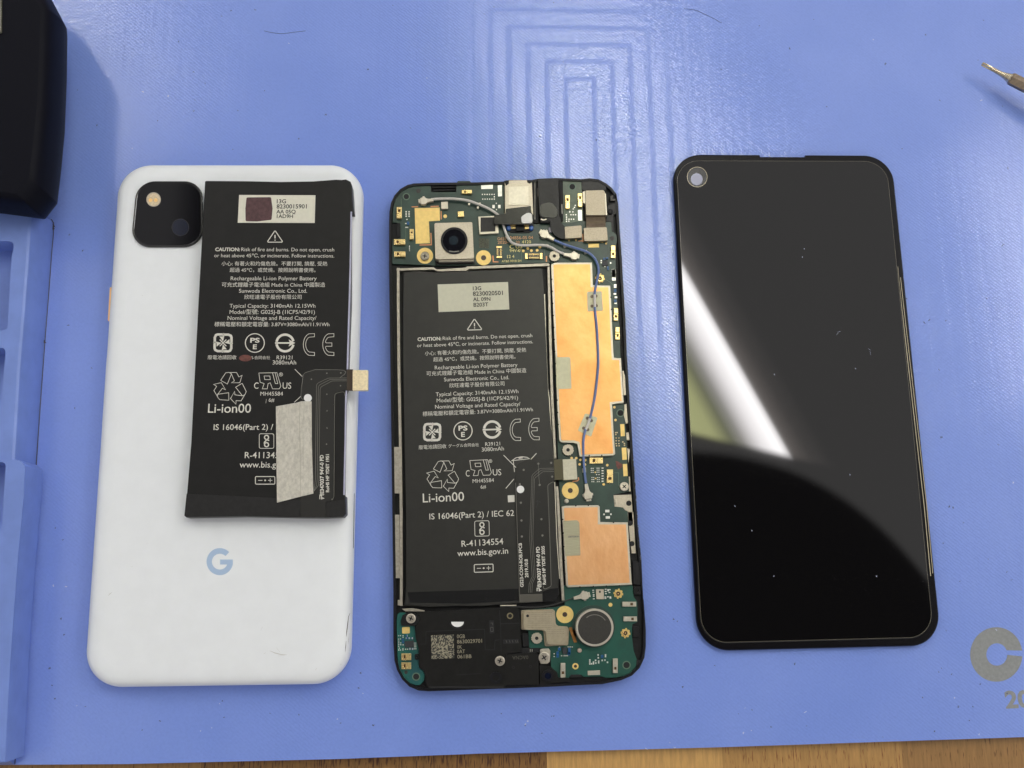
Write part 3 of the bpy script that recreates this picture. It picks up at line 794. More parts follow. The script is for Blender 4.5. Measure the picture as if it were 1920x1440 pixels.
# ================================================================= loose battery on the cover
BZ = 12.4
b1, b2, b3 = crop(340, 320, 5.647), crop(340, 560, 5.333), crop(340, 730, 5.333)
bat = thing('loose_battery', 'black flat battery with masking tape lying on the white back cover', 'battery', P(500, 650, WZ + .05))
out1 = b1((248, 112), (262, 104), (700, 112), (1050, 120), (1400, 114), (1640, 108), (1742, 88), (1790, 112), (1806, 150), (1824, 432)) + \
       b1((1790, 430)) + b2((1690, 20), (1655, 900)) + b3((1640, 20), (1622, 1060), (1641, 1068), (1645, 1245), (1618, 1276), (1440, 1282), (1190, 1280), (640, 1268), (46, 1280), (28, 1262), (50, 1050), (72, 1040)) + b2((100, 1440)) + b1((180, 1440))
b = bmesh.new(); prism(b, out1, WZ + .06, BZ, .35, 2); cell = obj('battery_cell', b, m_cell, bat)
ZI = BZ + .04
b = bmesh.new(); prism(b, b3((52, 1046), (1190, 1100), (1190, 1272), (640, 1262), (44, 1276), (30, 1262)), BZ - .2, BZ + .05, .05)
prism(b, b3((1446, 1125), (1636, 1105), (1641, 1244), (1616, 1270), (1446, 1272)), BZ - .2, BZ + .05, .05)
obj('end_tape', b, m_tape, bat)
b = bmesh.new(); stroke(b, b1((1800, 434), (1790, 1000), (1778, 1440)) + b2((1672, 300), (1655, 900)) + b3((1646, 60), (1640, 500), (1628, 1056)), 3.2, BZ - .3 + .4); obj('edge_strip', b, m_lav, bat)  # pale strip painted for the reflection off the battery's side
b = bmesh.new(); prism(b, b1((612, 257), (1420, 260), (1412, 553), (597, 551)), BZ, BZ + .07); stk = obj('label_sticker', b, m_sticker, bat)
b = bmesh.new(); prism(b, rnd(b1((690, 283), (950, 280), (966, 400), (955, 520), (800, 538), (680, 535), (678, 400)), 3), BZ + .05, BZ + .1); obj('marker_blot', b, m_maroon, stk)
print_lines(stk, [('13G', *b1((1010, 345), (1108, 345)), .02), ('8230015901', *b1((1008, 400), (1328, 399)), .02), ('AA 05Q', *b1((1005, 453), (1210, 453)), .02), ('1AD9H', *b1((1010, 501), (1182, 501)), .02)], BZ + .1, m_inkd)
b = bmesh.new()
caution_row(b, *b1((358, 851), (1618, 855)), ZI)
for r_ in [('or heat above 45℃, or incinerate. Follow instructions.', *b1((348, 916), (1618, 920))),
           ('小心: 有著火和灼傷危險。不要打開, 擠壓, 受熱', *b1((425, 1003), (1545, 1005))), ('超過 45℃，或焚燒。按照說明書使用。', *b1((512, 1070), (1420, 1072))),
           ('Rechargeable Li-ion Polymer Battery', *b1((522, 1160), (1432, 1160))), ('可充式鋰離子電池組 Made in China 中國製造', *b1((427, 1227), (1522, 1228))),
           ('Sunwoda Electronic Co., Ltd.', *b1((610, 1292), (1330, 1292))), ('欣旺達電子股份有限公司', *b1((665, 1357), (1272, 1357))),
           ('Typical Capacity: 3140mAh 12.15Wh', *b2((482, 90), (1340, 90))), ('Model/型號: G025J-B (1ICP5/42/91)', *b2((482, 152), (1335, 152))),
           ('Nominal Voltage and Rated Capacity/', *b2((462, 212), (1350, 212))), ('標稱電壓和額定電容量: 3.87V=3080mAh/11.91Wh', *b2((330, 275), (1480, 275))),
           ('廢電池請回收', *b2((262, 604), (550, 604))), ('ル合同会社', *b2((690, 604), (887, 604))), ('R39121', *b2((952, 606), (1110, 606))), ('3080mAh', *b2((912, 658), (1147, 658))),
           ('MH45584', *b2((790, 969), (1015, 969))), ('6#', *b2((873, 1031), (930, 1031))), ('Li-ion00', *b2((265, 1140), (695, 1140)), .004),
           ('IS 16046(Part 2) / IEC 62133', *b2((322, 1313), (1290, 1309)), .004), ('R-41134554', *b3((633, 688), (1068, 688)), .004), ('www.bis.gov.in', *b3((582, 782), (1111, 782)), .004)]:
    obj('printed_text', b, m_ink, cell); b = bmesh.new()
    text(b, r_[0], r_[1], r_[2], ZI, *(r_[3:]))
obj('printed_text', b, m_ink, cell)
def symbol(fn, m, z, parent, *a):
    b_ = bmesh.new(); fn(b_, m, z, *a); return obj('printed_symbol', b_, m_ink, parent)
sc5 = 5.333
def mp(cr, cx, cy, rx, ry, tilt=0.0):
    o = cr((cx, cy))[0]; s = cr((1, 0))[0][0] - cr((0, 0))[0][0]
    return mapper(o, (rx * s, -rx * s * tilt), (ry * s * tilt * .6, ry * s))
symbol(sym_warning, mp(b1, 992, 698, 80, 62), ZI, cell)
symbol(sym_fourarrow, mp(b2, 417, 442, 98, 98), ZI, cell); symbol(sym_pse, mp(b2, 735, 443, 100, 98), ZI, cell)
symbol(sym_arrow, mp(b2, 1037, 443, 100, 98), ZI, cell); symbol(sym_ce, mp(b2, 1255, 459, 78, 112), ZI, cell, False); symbol(sym_ce, mp(b2, 1449, 459, 78, 112), ZI, cell, True)
symbol(sym_recycle, mp(b2, 492, 893, 160, 158), ZI, cell)
def ru_group(cr, x0, y0, x1, y1, cx0, cx1, cy0, cy1, ux0, ux1, rg, z, parent, tl=0):
    b_ = bmesh.new(); s = cr((1, 0))[0][0] - cr((0, 0))[0][0]
    o = cr((x0, y0))[0]
    sym_ru(b_, mapper(o, ((x1 - x0) * s, -tl * (x1 - x0) * s), (0, (y1 - y0) * s)), z)
    text(b_, 'C', *cr((cx0, cy1), (cx1, cy1)), z, 0, (cy1 - cy0) * s); text(b_, 'US', *cr((ux0, cy1 - (ux0 - cx0) * tl), (ux1, cy1 - (ux1 - cx0) * tl)), z, 0, (cy1 - cy0) * s)
    text(b_, '®', *cr((rg[0] - 20, rg[1] + 14), (rg[0] + 20, rg[1] + 14)), z, .005)
    return obj('printed_symbol', b_, m_ink, parent)
ru_group(b2, 775, 740, 995, 905, 726, 770, 835, 900, 1012, 1098, (995, 762), ZI, cell)
b = bmesh.new()
stroke(b, b2((1135, 705), (1225, 795)), 1.2, ZI); stroke(b, b2((1213, 770), (1245, 745), (1300, 735)), 1.1, ZI); stroke(b, b2((1215, 772), (1226, 800)), 1.0, ZI); stroke(b, b2((1130, 1036), (1195, 976)), 1.2, ZI)
stroke(b, b2((850, 1005), (845, 1045)), .6, ZI)
obj('printed_symbol', b, m_ink, cell)
symbol(sym_bis, mp(b3, 852, 517, 73, 73), ZI, cell); symbol(sym_poles, mp(b3, 838, 910, 97, 90), ZI, cell)
b = bmesh.new(); flat(b, circ(*b2((640, 594))[0], 12, 20, 6.2), ZI + .02); obj('marker_blot', b, m_red, bat)
# flex circuit
ZF = BZ + .35
fl = rnd(b2((1715, 708), (1715, 916), (1630, 916), (1525, 945), (1525, 1200)) + b3((1520, 1085), (1500, 1122), (1440, 1124), (1443, 1278), (1190, 1278)) + b2((1195, 900), (1215, 740), (1330, 704)), [0, 0, 12, 12, 0, 4, 4, 2, 0, 0, 14, 14, 14], 5)
b = bmesh.new(); prism(b, fl, BZ, ZF, .06); flex = obj('flex_cable', b, m_flex, bat)
b = bmesh.new()
for off in (0, 18, 36):
    stroke(b, rnd(b2((1715, 792 + off * .8), (1470 + off, 794 + off * .8), (1352 + off, 850 + off), (1347 + off, 1200)) + b3((1340 + off, 900), (1335 + off, 960), (1325, 1020)), [0, 8, 8, 0, 0, 3, 0]), .7, ZF + .03)
stroke(b, rnd(b2((1640, 922), (1534, 950), (1531, 1200)) + b3((1526, 1075), (1502, 1116)), 6), .9, ZF + .03)
stroke(b, rnd(b2((1715, 712), (1340, 709), (1222, 745), (1199, 900)) + b3((1194, 120)), 8), .8, ZF + .03)
obj('flex_trace', b, m_flexl, flex)
b = bmesh.new()
text(b, 'E347037 94V-0 PD', *b3((1424, 1042), (1421, 655)), ZF + .04, .03); obj('printed_text', b, m_ink, flex); b = bmesh.new(); text(b, 'RoHS HF YDET 1951', *b3((1477, 1028), (1476, 650)), ZF + .04, .03)
stroke(b, b3((1385, 1098), (1385, 1062), (1402, 1060), (1402, 1096), (1425, 1090), (1402, 1080)), 1.5, ZF + .04); stroke(b, b3((1384, 1050), (1420, 1056), (1426, 1048)), 1.5, ZF + .04)
obj('printed_text', b, m_ink, flex)
b = bmesh.new(); disc(b, *b2((1265, 993))[0], 7.4, ZF, ZF + .05); obj('white_dot', b, mat('white spot', (.8, .8, .78), .6), flex)
b = bmesh.new()
for x, y in b2((1455, 745), (1595, 742), (1300, 805), (1592, 870), (1455, 955), (1458, 1120), (1458, 1295)) + b3((1455, 215), (1455, 385), (1452, 548)): disc(b, x, y, 1.3, ZF, ZF + .05, n=8)
obj('rivet_dots', b, m_flexl, flex)
b = bmesh.new(); prism(b, b2((1655, 706), (1716, 706), (1716, 920), (1655, 920)), BZ, ZF + .12, .08); obj('stiffener', b, mat('brown film', (.045, .03, .018), .3), flex)
b = bmesh.new(); prism(b, rnd(b2((1714, 714), (1868, 714), (1866, 917), (1712, 917)), 1.2), BZ - .5, BZ + .8, .12); obj('connector_plate', b, mat('brass plate', (.82, .70, .46), .38, .5, noise=.12, nscale=14, bump=.3, bscale=30), flex)
b = bmesh.new(); prism(b, b3((945, 170), (1160, 132), (1200, 118), (1302, 120), (1304, 500), (1320, 1042), (1190, 1072), (956, 1132), (950, 700)), BZ + .02, ZF + .16, .04); obj('masking_tape', b, m_mask, bat)
b = bmesh.new(); stroke(b, b3((1188, 122), (1180, 400), (1192, 700), (1190, 1070)), 1.1, ZF + .18); stroke(b, b3((1230, 130), (1215, 380), (1222, 800)), .8, ZF + .18)
obj('tape_crease', b, mat('tape crease', (.42, .40, .33), .8), bat)

# ================================================================= display
DZ = 2.3
disp = thing('phone_display', 'black phone display lying face up with glossy glass and punched camera hole', 'phone display', P(1510, 750, 0))
q = edge_quad([(1267.6, 440), (1302, 1100)], [(1686, 440), (1754, 1100)], [(1320, 290.5), (1620, 292)], [(1366, 1219.6), (1690, 1212)], 1.4)
b = slab(bmesh.new(), q, 8.6, [(.5, .1), (.05, .5), (0, 1.0), (0, 1.5), (.25, 1.85), (.6, 1.9)], 14)
cut = bmesh.new(); prism_w(cut, xy([(1420, 260), (1515, 260), (1510, 294.8), (1425, 294.4)], 1.9), -1, 5)
b = boolean_cut(b, cut)
obj('bezel', b, m_frame, disp, smooth=True, angle=40)
dg7, dg6 = crop(1260, 900, 3.692), crop(1240, 270, 4.174)
gq = edge_quad([(1273, 440), (1308.5, 1100)], [(1678, 440), (1744, 1100)], [(1320, 299), (1620, 300)], dg7((380, 1133), (1600, 1102)), 2.4)
glass = obj('glass', slab(bmesh.new(), gq, 7.2, [(0, 1.6), (0, 2.0), (.05, 2.15), (.14, 2.25), (.30, 2.3)], 14), m_screen, disp, smooth=True, angle=50)
# refraction at the protector film's edge, painted as thin pale lines
def line_loop(bm, ins_, w, z):
    o = [Vector((p.x, p.y, z / 10)) for p in rounded_quad(inset_w(gq if area2([tuple(v) for v in gq]) > 0 else gq[::-1], ins_ / 10), (7.2 - ins_) / 10, 14)]
    i = [Vector((p.x, p.y, z / 10)) for p in rounded_quad(inset_w(gq if area2([tuple(v) for v in gq]) > 0 else gq[::-1], (ins_ + w) / 10), (7.2 - ins_ - w) / 10, 14)]
    n = len(o); A = [bm.verts.new(p) for p in o]; B = [bm.verts.new(p) for p in i]
    for k in range(n): bm.faces.new((A[k], A[(k + 1) % n], B[(k + 1) % n], B[k]))
b = bmesh.new(); line_loop(b, .36, .06, 2.32); obj('film_edge_glint', b, mat('faint edge glint', (.22, .20, .15), .2), glass)
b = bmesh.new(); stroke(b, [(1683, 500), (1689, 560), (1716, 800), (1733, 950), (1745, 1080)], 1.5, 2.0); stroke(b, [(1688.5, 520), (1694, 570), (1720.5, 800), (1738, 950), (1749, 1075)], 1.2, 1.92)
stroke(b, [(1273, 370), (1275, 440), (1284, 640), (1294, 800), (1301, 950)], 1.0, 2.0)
obj('film_edge_glint', b, m_film, disp)
cx, cy = dg6((281, 258))[0]
b = bmesh.new(); ring(b, cx, cy, 19.2, 18.2, 2.25, 2.33, 40); obj('hole_ring', b, m_film, glass)
b = bmesh.new(); disc(b, cx, cy, 18.0, 2.25, 2.315, 0, 36); obj('hole_rim', b, mat('hole black', (.006, .006, .006), .2), glass)
b = bmesh.new(); disc(b, *dg6((277, 276))[0], 11.2, 2.28, 2.335, 0, 32); obj('camera_hole', b, m_seen, glass)
b = bmesh.new()
for x, y in [(1508, 466.5), (1504.5, 482)]: disc(b, x, y, .9, 2.3, 2.34, 0, 8)
for x, y in [(1452, 702), (1378, 949), (1643.5, 1080.5), (1451, 1080), (1604, 691), (1410, 995), (1594, 890)]: speck(b, x, y, .8, 1.7, 1.2, 2.36)
for x, y, a in [(1570, 626, 2.2), (1573, 622, 2.9), (1630, 655, .6), (1632, 662, 1.4)]: speck(b, x, y, .35, 6, a, 2.36)
tag(obj('dust_specks', b, m_lintw), None, None, 'stuff')

# ================================================================= opened phone
A, B, Cc, D, Ee, Fc, G, H = crop(700, 310, 7.385), crop(940, 310, 6.857), crop(1000, 500, 8.727), crop(1000, 660, 8.727), crop(1000, 820, 8.727), crop(1000, 960, 8.0), crop(720, 1110, 7.385), crop(940, 1080, 6.857)
c4, c5, c6 = crop(740, 490, 6.0), crop(740, 680, 6.0), crop(740, 860, 5.333)
phone = thing('opened_phone', 'opened phone body showing its circuit boards, copper shields and black battery', 'opened phone', P(965, 800, 0))
FZ, PZ = 3.2, 4.0       # chassis floor, board top
outl = A((218, 1440), (218, 800), (222, 650), (245, 520), (290, 420), (370, 330), (470, 272), (560, 250), (780, 242)) + A((1160, 238), (1380, 236), (1590, 230), (1800, 225)) + \
       B((40, 200), (100, 188), (390, 188), (470, 172), (700, 163), (1030, 178), (1140, 166), (1250, 180), (1350, 232), (1420, 290), (1480, 370), (1502, 500), (1520, 800), (1550, 1200)) + \
       Cc((1465, 200), (1510, 900), (1530, 1440)) + D((1620, 1440),) + Ee((1640, 400), (1670, 800), (1710, 1440)) + Fc((1600, 500), (1620, 700), (1655, 1440)) + \
       H((1830, 300), (1858, 700), (1858, 900), (1840, 1050), (1780, 1180), (1680, 1280), (1540, 1340), (1300, 1390), (960, 1405), (600, 1425)) + \
       G((1920, 1328), (1400, 1346), (620, 1375), (480, 1365), (350, 1310), (250, 1210), (180, 1080), (145, 950), (130, 700), (130, 0)) + [(733, 764)]
ow = xy(outl, 4.4)
b = bmesh.new(); prism_w(b, inset_w(ow, .03), .1, FZ, 0)
chassis = obj('chassis', b, m_black, phone)
b = bmesh.new(); ring_w(b, [tuple(p) for p in ow], [tuple(p) for p in inset_w(ow, .07)], 1.0, 4.4)
obj('outer_rim', b, m_rim, chassis)
# cast metal rails round the battery bay
b = bmesh.new()
def bar(bm, pts, w, z0, z1):
    q_ = [Vector(p) for p in pts]; L_, R_ = [], []
    for i, p in enumerate(q_):
        t = (q_[min(i + 1, len(q_) - 1)] - q_[max(0, i - 1)]).normalized(); n_ = Vector((-t.y, t.x)) * w / 2
        L_.append(tuple(p + n_)); R_.append(tuple(p - n_))
    prism(bm, L_ + R_[::-1], z0, z1, .08)
bar(b, [(746.5, 502), (746.5, 560), (748, 700), (750.5, 830), (752, 960), (752.5, 1080), (752, 1136)], 5, FZ, 4.7)
prism(b, rnd(c4((18, 98), (22, 80), (440, 66), (470, 92), (800, 70), (815, 58), (1715, 22), (1742, 24), (1742, 50), (830, 86), (810, 104), (480, 112), (440, 92), (50, 104)), 1.5), FZ, 4.75, .1)
bar(b, [(1028.5, 500), (1031.5, 620), (1035, 740), (1041, 860)], 4.6, FZ, 4.7)
bar(b, [(1044, 912), (1047, 950), (1049.5, 1000), (1052, 1060), (1056, 1126)], 5, FZ, 4.7)
for y0, y1, xo in ((838, 925, 0), (965, 1084, .5)): prism(b, [(738.5 + xo, y0), (748.5 + xo, y0), (750 + xo, y1), (739.5 + xo, y1)], FZ, 4.35, .1)
prism(b, G((190, 110), (250, 110), (250, 185), (190, 185)), FZ, 4.5, .1)
prism(b, G((245, 232), (400, 225), (560, 255), (560, 270), (300, 270)), FZ, 4.6, .1)
obj('battery_bay_rail', b, m_rail, chassis)
b = bmesh.new()
prism(b, D((1455, 310), (1480, 310), (1500, 410), (1518, 700), (1478, 700)), FZ, 4.3); prism(b, D((1490, 860), (1525, 850), (1548, 1165), (1515, 1170), (1480, 1030), (1490, 950)), FZ, 4.3)
prism(b, D((1520, 1320), (1560, 1315), (1575, 1440), (1530, 1440)), FZ, 4.3); prism(b, Ee((1535, 180), (1580, 190), (1560, 420)), FZ, 4.2)
prism(b, Ee((1565, 640), (1580, 640), (1590, 885), (1565, 880)), FZ, 4.2)
obj('side_spring', b, m_brushed, chassis)
b = bmesh.new()
prism(b, Ee((1310, 945), (1605, 935), (1640, 1440), (1560, 1440), (1550, 1205), (1500, 1190), (1470, 1142), (1330, 1135)) + Fc((1535, 620), (1470, 620), (1440, 420), (1425, 190))[0:0], FZ, 4.1, .1)
prism(b, Fc((1420, 0), (1500, 0), (1535, 620), (1475, 620), (1440, 300)), FZ, 4.1)
obj('side_plate', b, m_brushed, chassis)
b = bmesh.new()
for x, y, r_ in (*[(p[0], p[1], 5.0) for p in Ee((1563, 1078), (1583, 1405))], (*Fc((1480, 475))[0], 4.8)): disc(b, x, y, r_, 4.05, 4.16)
obj('plate_hole', b, m_void, chassis)
b = bmesh.new(); disc(b, *Ee((1352, 1050))[0], 2, 4.0, 4.5); prism(b, Ee((1340, 1020), (1362, 1015), (1365, 1085), (1345, 1110)), 4.0, 4.4, .1); obj('plate_tab', b, m_silver, chassis)

# -------- main board
mbp = A((262, 1362), (262, 1025), (375, 1005), (375, 800), (268, 790), (268, 620), (300, 470), (350, 400), (440, 322), (560, 274), (770, 264), (795, 290), (798, 372), (1150, 372), (1155, 240), (1172, 216), (1335, 216), (1372, 262), (1795, 262), (1812, 300), (1812, 760)) + \
      B((430, 760), (620, 745), (780, 740), (790, 182), (1022, 182), (1038, 310), (1050, 720), (1340, 730), (1415, 722), (1430, 850), (1488, 900), (1488, 980), (1470, 1035), (1470, 1440)) + \
      Cc((1375, 600), (1415, 1000), (1420, 1440)) + D((1430, 95), (1440, 400), (1450, 830), (1492, 862), (1490, 950), (1475, 1000), (1505, 1170), (1515, 1320), (1528, 1440)) + \
      Ee((1530, 100), (1540, 640), (1572, 760), (1588, 880), (1312, 938), (1330, 1135), (1470, 1142), (1500, 1190), (1548, 1206), (1552, 1420), (470, 1420), (440, 1100), (415, 600), (395, 60)) + Cc((290, 0),) + B((640, 1250), (620, 1240)) + c4((1740, 16), (1240, 30), (930, 40), (480, 48))
b = bmesh.new(); prism(b, mbp, FZ, PZ, .05); board = obj('main_board', b, m_pcb, phone)
b = bmesh.new(); prism(b, rnd(B((788, 184), (1022, 184), (1036, 310), (1046, 720), (1000, 716), (860, 745), (770, 735)), 2), PZ, PZ + .05); obj('board_finger', b, m_pcbl, board)
LB = Fc((455, 1100), (1490, 1100), (1505, 1270), (1560, 1350)) + H((1748, 350), (1750, 590), (1680, 620), (1680, 780), (1700, 960), (1745, 1080), (1735, 1160), (1690, 1230), (1600, 1280), (1480, 1305), (1340, 1308), (1290, 1290), (1060, 1295), (1020, 1265), (890, 1268), (870, 1310), (730, 1305), (720, 1240), (640, 1170), (630, 930), (360, 925), (350, 700), (270, 690), (250, 440), (700, 400), (820, 375))
b = bmesh.new(); prism(b, rnd(LB, 2, 2), FZ, PZ, .05); lboard = obj('lower_board', b, m_pcb2, phone)
b = bmesh.new(); prism(b, rnd(G((185, 310), (215, 285), (300, 285), (420, 440), (440, 660), (478, 680), (478, 1050), (540, 1085), (565, 1150), (550, 1230), (500, 1285), (440, 1292), (330, 1250), (250, 1170), (205, 1050), (185, 880), (175, 400)), 3, 3), FZ, PZ, .05); aboard = obj('antenna_board', b, m_pcb3, phone)

def hole(cr_pt, r, parent, ringm=None, rr=None, z=PZ):
    b_ = bmesh.new(); disc(b_, *cr_pt, r, z, z + .07); o_ = obj('screw_hole', b_, m_void, parent)
    if ringm:
        b_ = bmesh.new(); ring(b_, *cr_pt, rr, r, z, z + .06, 32); obj('hole_ring', b_, ringm, parent)
m_ringp = mat('faded ring', (.10, .16, .11), .5)
for pt, r_, par in ((A((457, 432))[0], 4.9, board), (B((912, 275))[0], 5.2, board), (B((1185, 262))[0], 5.8, chassis), (D((1425, 998))[0], 5.6, board), (H((1610, 1145))[0], 5.8, lboard), (G((445, 1172))[0], 5.6, aboard)):
    hole(pt, r_, par, m_ringp, r_ * 1.35)
for pt, r_, par in ((A((625, 352))[0], 4.2, board), (B((1425, 938))[0], 4.2, board), (G((305, 1112))[0], 3.2, aboard)):
    b = bmesh.new(); disc(b, *pt, r_, PZ, PZ + .05); obj('plugged_hole', b, mat('plug', (.03, .026, .024), .5), par)
# round gold pads
def gold_pad(pt, r, hr, parent, fl_=None):
    b_ = bmesh.new(); ring(b_, *pt, r, hr, PZ, PZ + .06, 40); o_ = obj('gold_pad', b_, m_gold, parent)
    b_ = bmesh.new(); disc(b_, *pt, hr, PZ - .3, PZ + .045, 0, 20); obj('screw_hole', b_, mat('brown hole', (.05, .03, .02), .4), parent)
gold_pad(A((715, 1252))[0], 15.0, 8, board); gold_pad(A((1527, 1280))[0], 14.2, 4.9, board)
gold_pad(Ee((605, 870))[0], 15.8, 4.7, board); gold_pad(H((817, 495))[0], 16.2, 4.6, lboard); gold_pad(H((953, 1160))[0], 5.9, 3.0, lboard)
# screws
def screw(pt, r, z, m, parent, ang=.4):
    b_ = bmesh.new(); disc(b_, *pt, r, z - .6, z, .25, 28); s_ = obj('screw', b_, m, parent, smooth=True)
    b_ = bmesh.new()
    for k in (0, 1):
        a_ = ang + k * math.pi / 2; dx_, dy_ = math.cos(a_) * r * .5, math.sin(a_) * r * .5
        stroke(b_, [(pt[0] - dx_, pt[1] - dy_), (pt[0] + dx_, pt[1] + dy_)], r * .2, z + .02)
    disc(b_, *pt, r * .22, z, z + .03, 0, 10)
    obj('screw_recess', b_, m_void, s_)
screw(A((712, 1255))[0], 8.2, PZ + .7, m_screw, phone, .1); screw(Ee((1488, 805))[0], 8.6, PZ + .7, m_screwl, phone, .8)
screw(G((372, 367))[0], 9.2, PZ + 1.5, m_screwl, phone); screw(G((1605, 955))[0], 9.4, PZ + 1.5, m_screwl, phone); screw(H((550, 1050))[0], 10.5, PZ + 1.3, m_screwl, phone, 1)
# knurled standoffs
def cog(pt, r, parent):
    b_ = bmesh.new(); n = 56
    o_ = [(pt[0] + r * (1 + .07 * (1 if math.sin(14 * 2 * math.pi * i / n) > 0 else -1)) * math.cos(2 * math.pi * i / n), pt[1] + r * (1 + .07 * (1 if math.sin(14 * 2 * math.pi * i / n) > 0 else -1)) * math.sin(2 * math.pi * i / n)) for i in range(n)]
    prism(b_, o_, PZ - .1, PZ + .9, .12); s_ = obj('knurled_standoff', b_, m_brushed, parent)
    b_ = bmesh.new(); disc(b_, *pt, r * .33, PZ + .9, PZ + .93, 0, 18); obj('standoff_hole', b_, m_void, s_)
cog(B((682, 1165))[0], 9.4, board); cog(Ee((568, 205))[0], 10.2, board); cog(H((455, 800))[0], 10.0, lboard)

# rear camera module
b = bmesh.new(); cz = 6.2
prism(b, rnd(A((845, 800), (1370, 785), (1395, 1290), (860, 1300)), 2.5), PZ - .5, cz, .15); camm = obj('camera_module', b, m_brushed, phone)
b = bmesh.new(); prism(b, A((855, 1305), (1402, 1292), (1408, 1365), (862, 1378)), FZ, PZ + .3, .1); obj('module_foot', b, m_blackg, camm)
b = bmesh.new(); prism(b, A((905, 1310), (1385, 1302), (1390, 1325), (905, 1335)), PZ, cz - .8, .05); obj('module_lip', b, m_silver, camm)
lc = A((1120, 1042))[0]
b = bmesh.new(); ring(b, *lc, 25.2, 21.2, cz - .1, cz + .25, 48); obj('lens_ring', b, m_rim, camm, smooth=True)
b = bmesh.new(); disc(b, *lc, 21.3, cz - .2, cz + .12, .12, 40); obj('lens_barrel', b, mat('lens black', (.002, .002, .005), .12, spec=.3), camm, smooth=True)
b = bmesh.new(); disc(b, *A((1110, 1040))[0], 8.5, cz, cz + .16, .05, 28); obj('lens', b, mat('lens core', (.012, .022, .03), .06, spec=.8), camm, smooth=True)
b = bmesh.new(); stroke(b, A((1050, 1188), (1118, 1196), (1185, 1188)), 2.2, cz + .27); obj('lens_mark', b, m_flexl, camm)
# gold shield area, left
b = bmesh.new(); prism(b, A((572, 592), (918, 585), (922, 765), (770, 775), (783, 1078), (587, 1085)), PZ, PZ + .06); obj('gold_area', b, m_gold, board)
b = bmesh.new()
for l in (((530, 575), (620, 573)), ((793, 570), (905, 566)), ((938, 632), (940, 748)), ((797, 935), (802, 1100), (640, 1103)), ((1655, 1250), (1662, 1335), (1732, 1338))): stroke(b, A(*l), 2.2, PZ + .07)
stroke(b, B((1048, 880), (1052, 985)), 2.2, PZ + .07); stroke(b, B((990, 972), (1050, 970)), 1.6, PZ + .07); stroke(b, B((580, 1165), (580, 1240)), 2.6, PZ + .07)
stroke(b, Ee((735, 655), (742, 690), (720, 712), (640, 722)), 2.4, PZ + .07)
obj('copper_trace', b, m_trace, board)
b = bmesh.new()
for x, y, r_ in [(*A((995, 705))[0], 3.5)] + [(*p, 2.4) for p in Ee((627, 340), (702, 340), (772, 368), (850, 372), (758, 442), (1210, 455), (1152, 770), (845, 445))] + [(*p, 2.4) for p in D((1327, 903), (1345, 1113))] + [(*p, 2.6) for p in B((282, 1100), (340, 1068), (386, 1096), (460, 1092), (495, 1052))]: disc(b, x, y, r_, PZ, PZ + .06, 0, 14)
obj('test_pads', b, m_gold, board)
b = bmesh.new(); disc(b, *H((1403, 370))[0], 3.8, PZ, PZ + .06, 0, 16); obj('test_pads', b, m_gold, lboard)
for pts_ in (D((1420, 1180), (1488, 1178), (1500, 1375), (1432, 1378)), Ee((1445, 170), (1522, 168), (1530, 365), (1457, 368)), Ee((1465, 437), (1533, 435), (1545, 632), (1475, 636)), B((1118, 1008), (1255, 1006), (1256, 1054), (1120, 1057))):
    b = bmesh.new(); prism(b, pts_, PZ, PZ + .06); obj('gold_pad', b, m_gold, board)
for pts_ in (A((1492, 275), (1655, 268), (1655, 325), (1495, 328)), A((1722, 275), (1780, 272), (1782, 425), (1728, 430)), B((985, 575), (1035, 572), (1038, 708), (990, 710)), Cc((1285, 42), (1345, 42), (1350, 225), (1290, 225)), B((1422, 1340), (1470, 1335), (1472, 1440), (1424, 1440))):
    b = bmesh.new(); prism(b, pts_, PZ, PZ + .09); obj('solder_pad', b, m_solder, board)
# spring contacts
def contact(pt, L_, w, ang, parent, m=m_goldb):
    b_ = bmesh.new(); a_ = math.radians(ang); cx_, cy_ = pt
    def at(u, v): return (cx_ + math.cos(a_) * u - math.sin(a_) * v, cy_ + math.sin(a_) * u + math.cos(a_) * v)
    def bx(u0, u1, v0, v1, z0, z1, bv=.08): prism(b_, [at(u0, v0), at(u1, v0), at(u1, v1), at(u0, v1)], z0, z1, bv)
    h_ = w / 2; l_ = L_ / 2
    bx(-l_, l_, -h_, h_, PZ, PZ + .15, 0); bx(l_ * .15, l_, -h_ * .95, h_ * .95, PZ + .1, PZ + 1.0); bx(-l_ * .15, l_ * .25, -h_ * .6, h_ * .6, PZ + .1, PZ + .8)
    bx(-l_, -l_ * .55, -h_ * .9, h_ * .9, PZ + .1, PZ + .7); bx(-l_, l_ * .1, -h_, -h_ * .55, PZ + .1, PZ + .75, .03); bx(-l_, l_ * .1, h_ * .55, h_, PZ + .1, PZ + .75, .03)
    s_ = obj('spring_contact', b_, m, parent)
    b_ = bmesh.new(); q_ = [at(-l_ * .55, -h_ * .5), at(-l_ * .12, -h_ * .5), at(-l_ * .12, h_ * .5), at(-l_ * .55, h_ * .5)]; prism(b_, q_, PZ + .1, PZ + .3); obj('contact_gap', b_, mat('contact shade', (.12, .06, .02), .4, .4), s_)
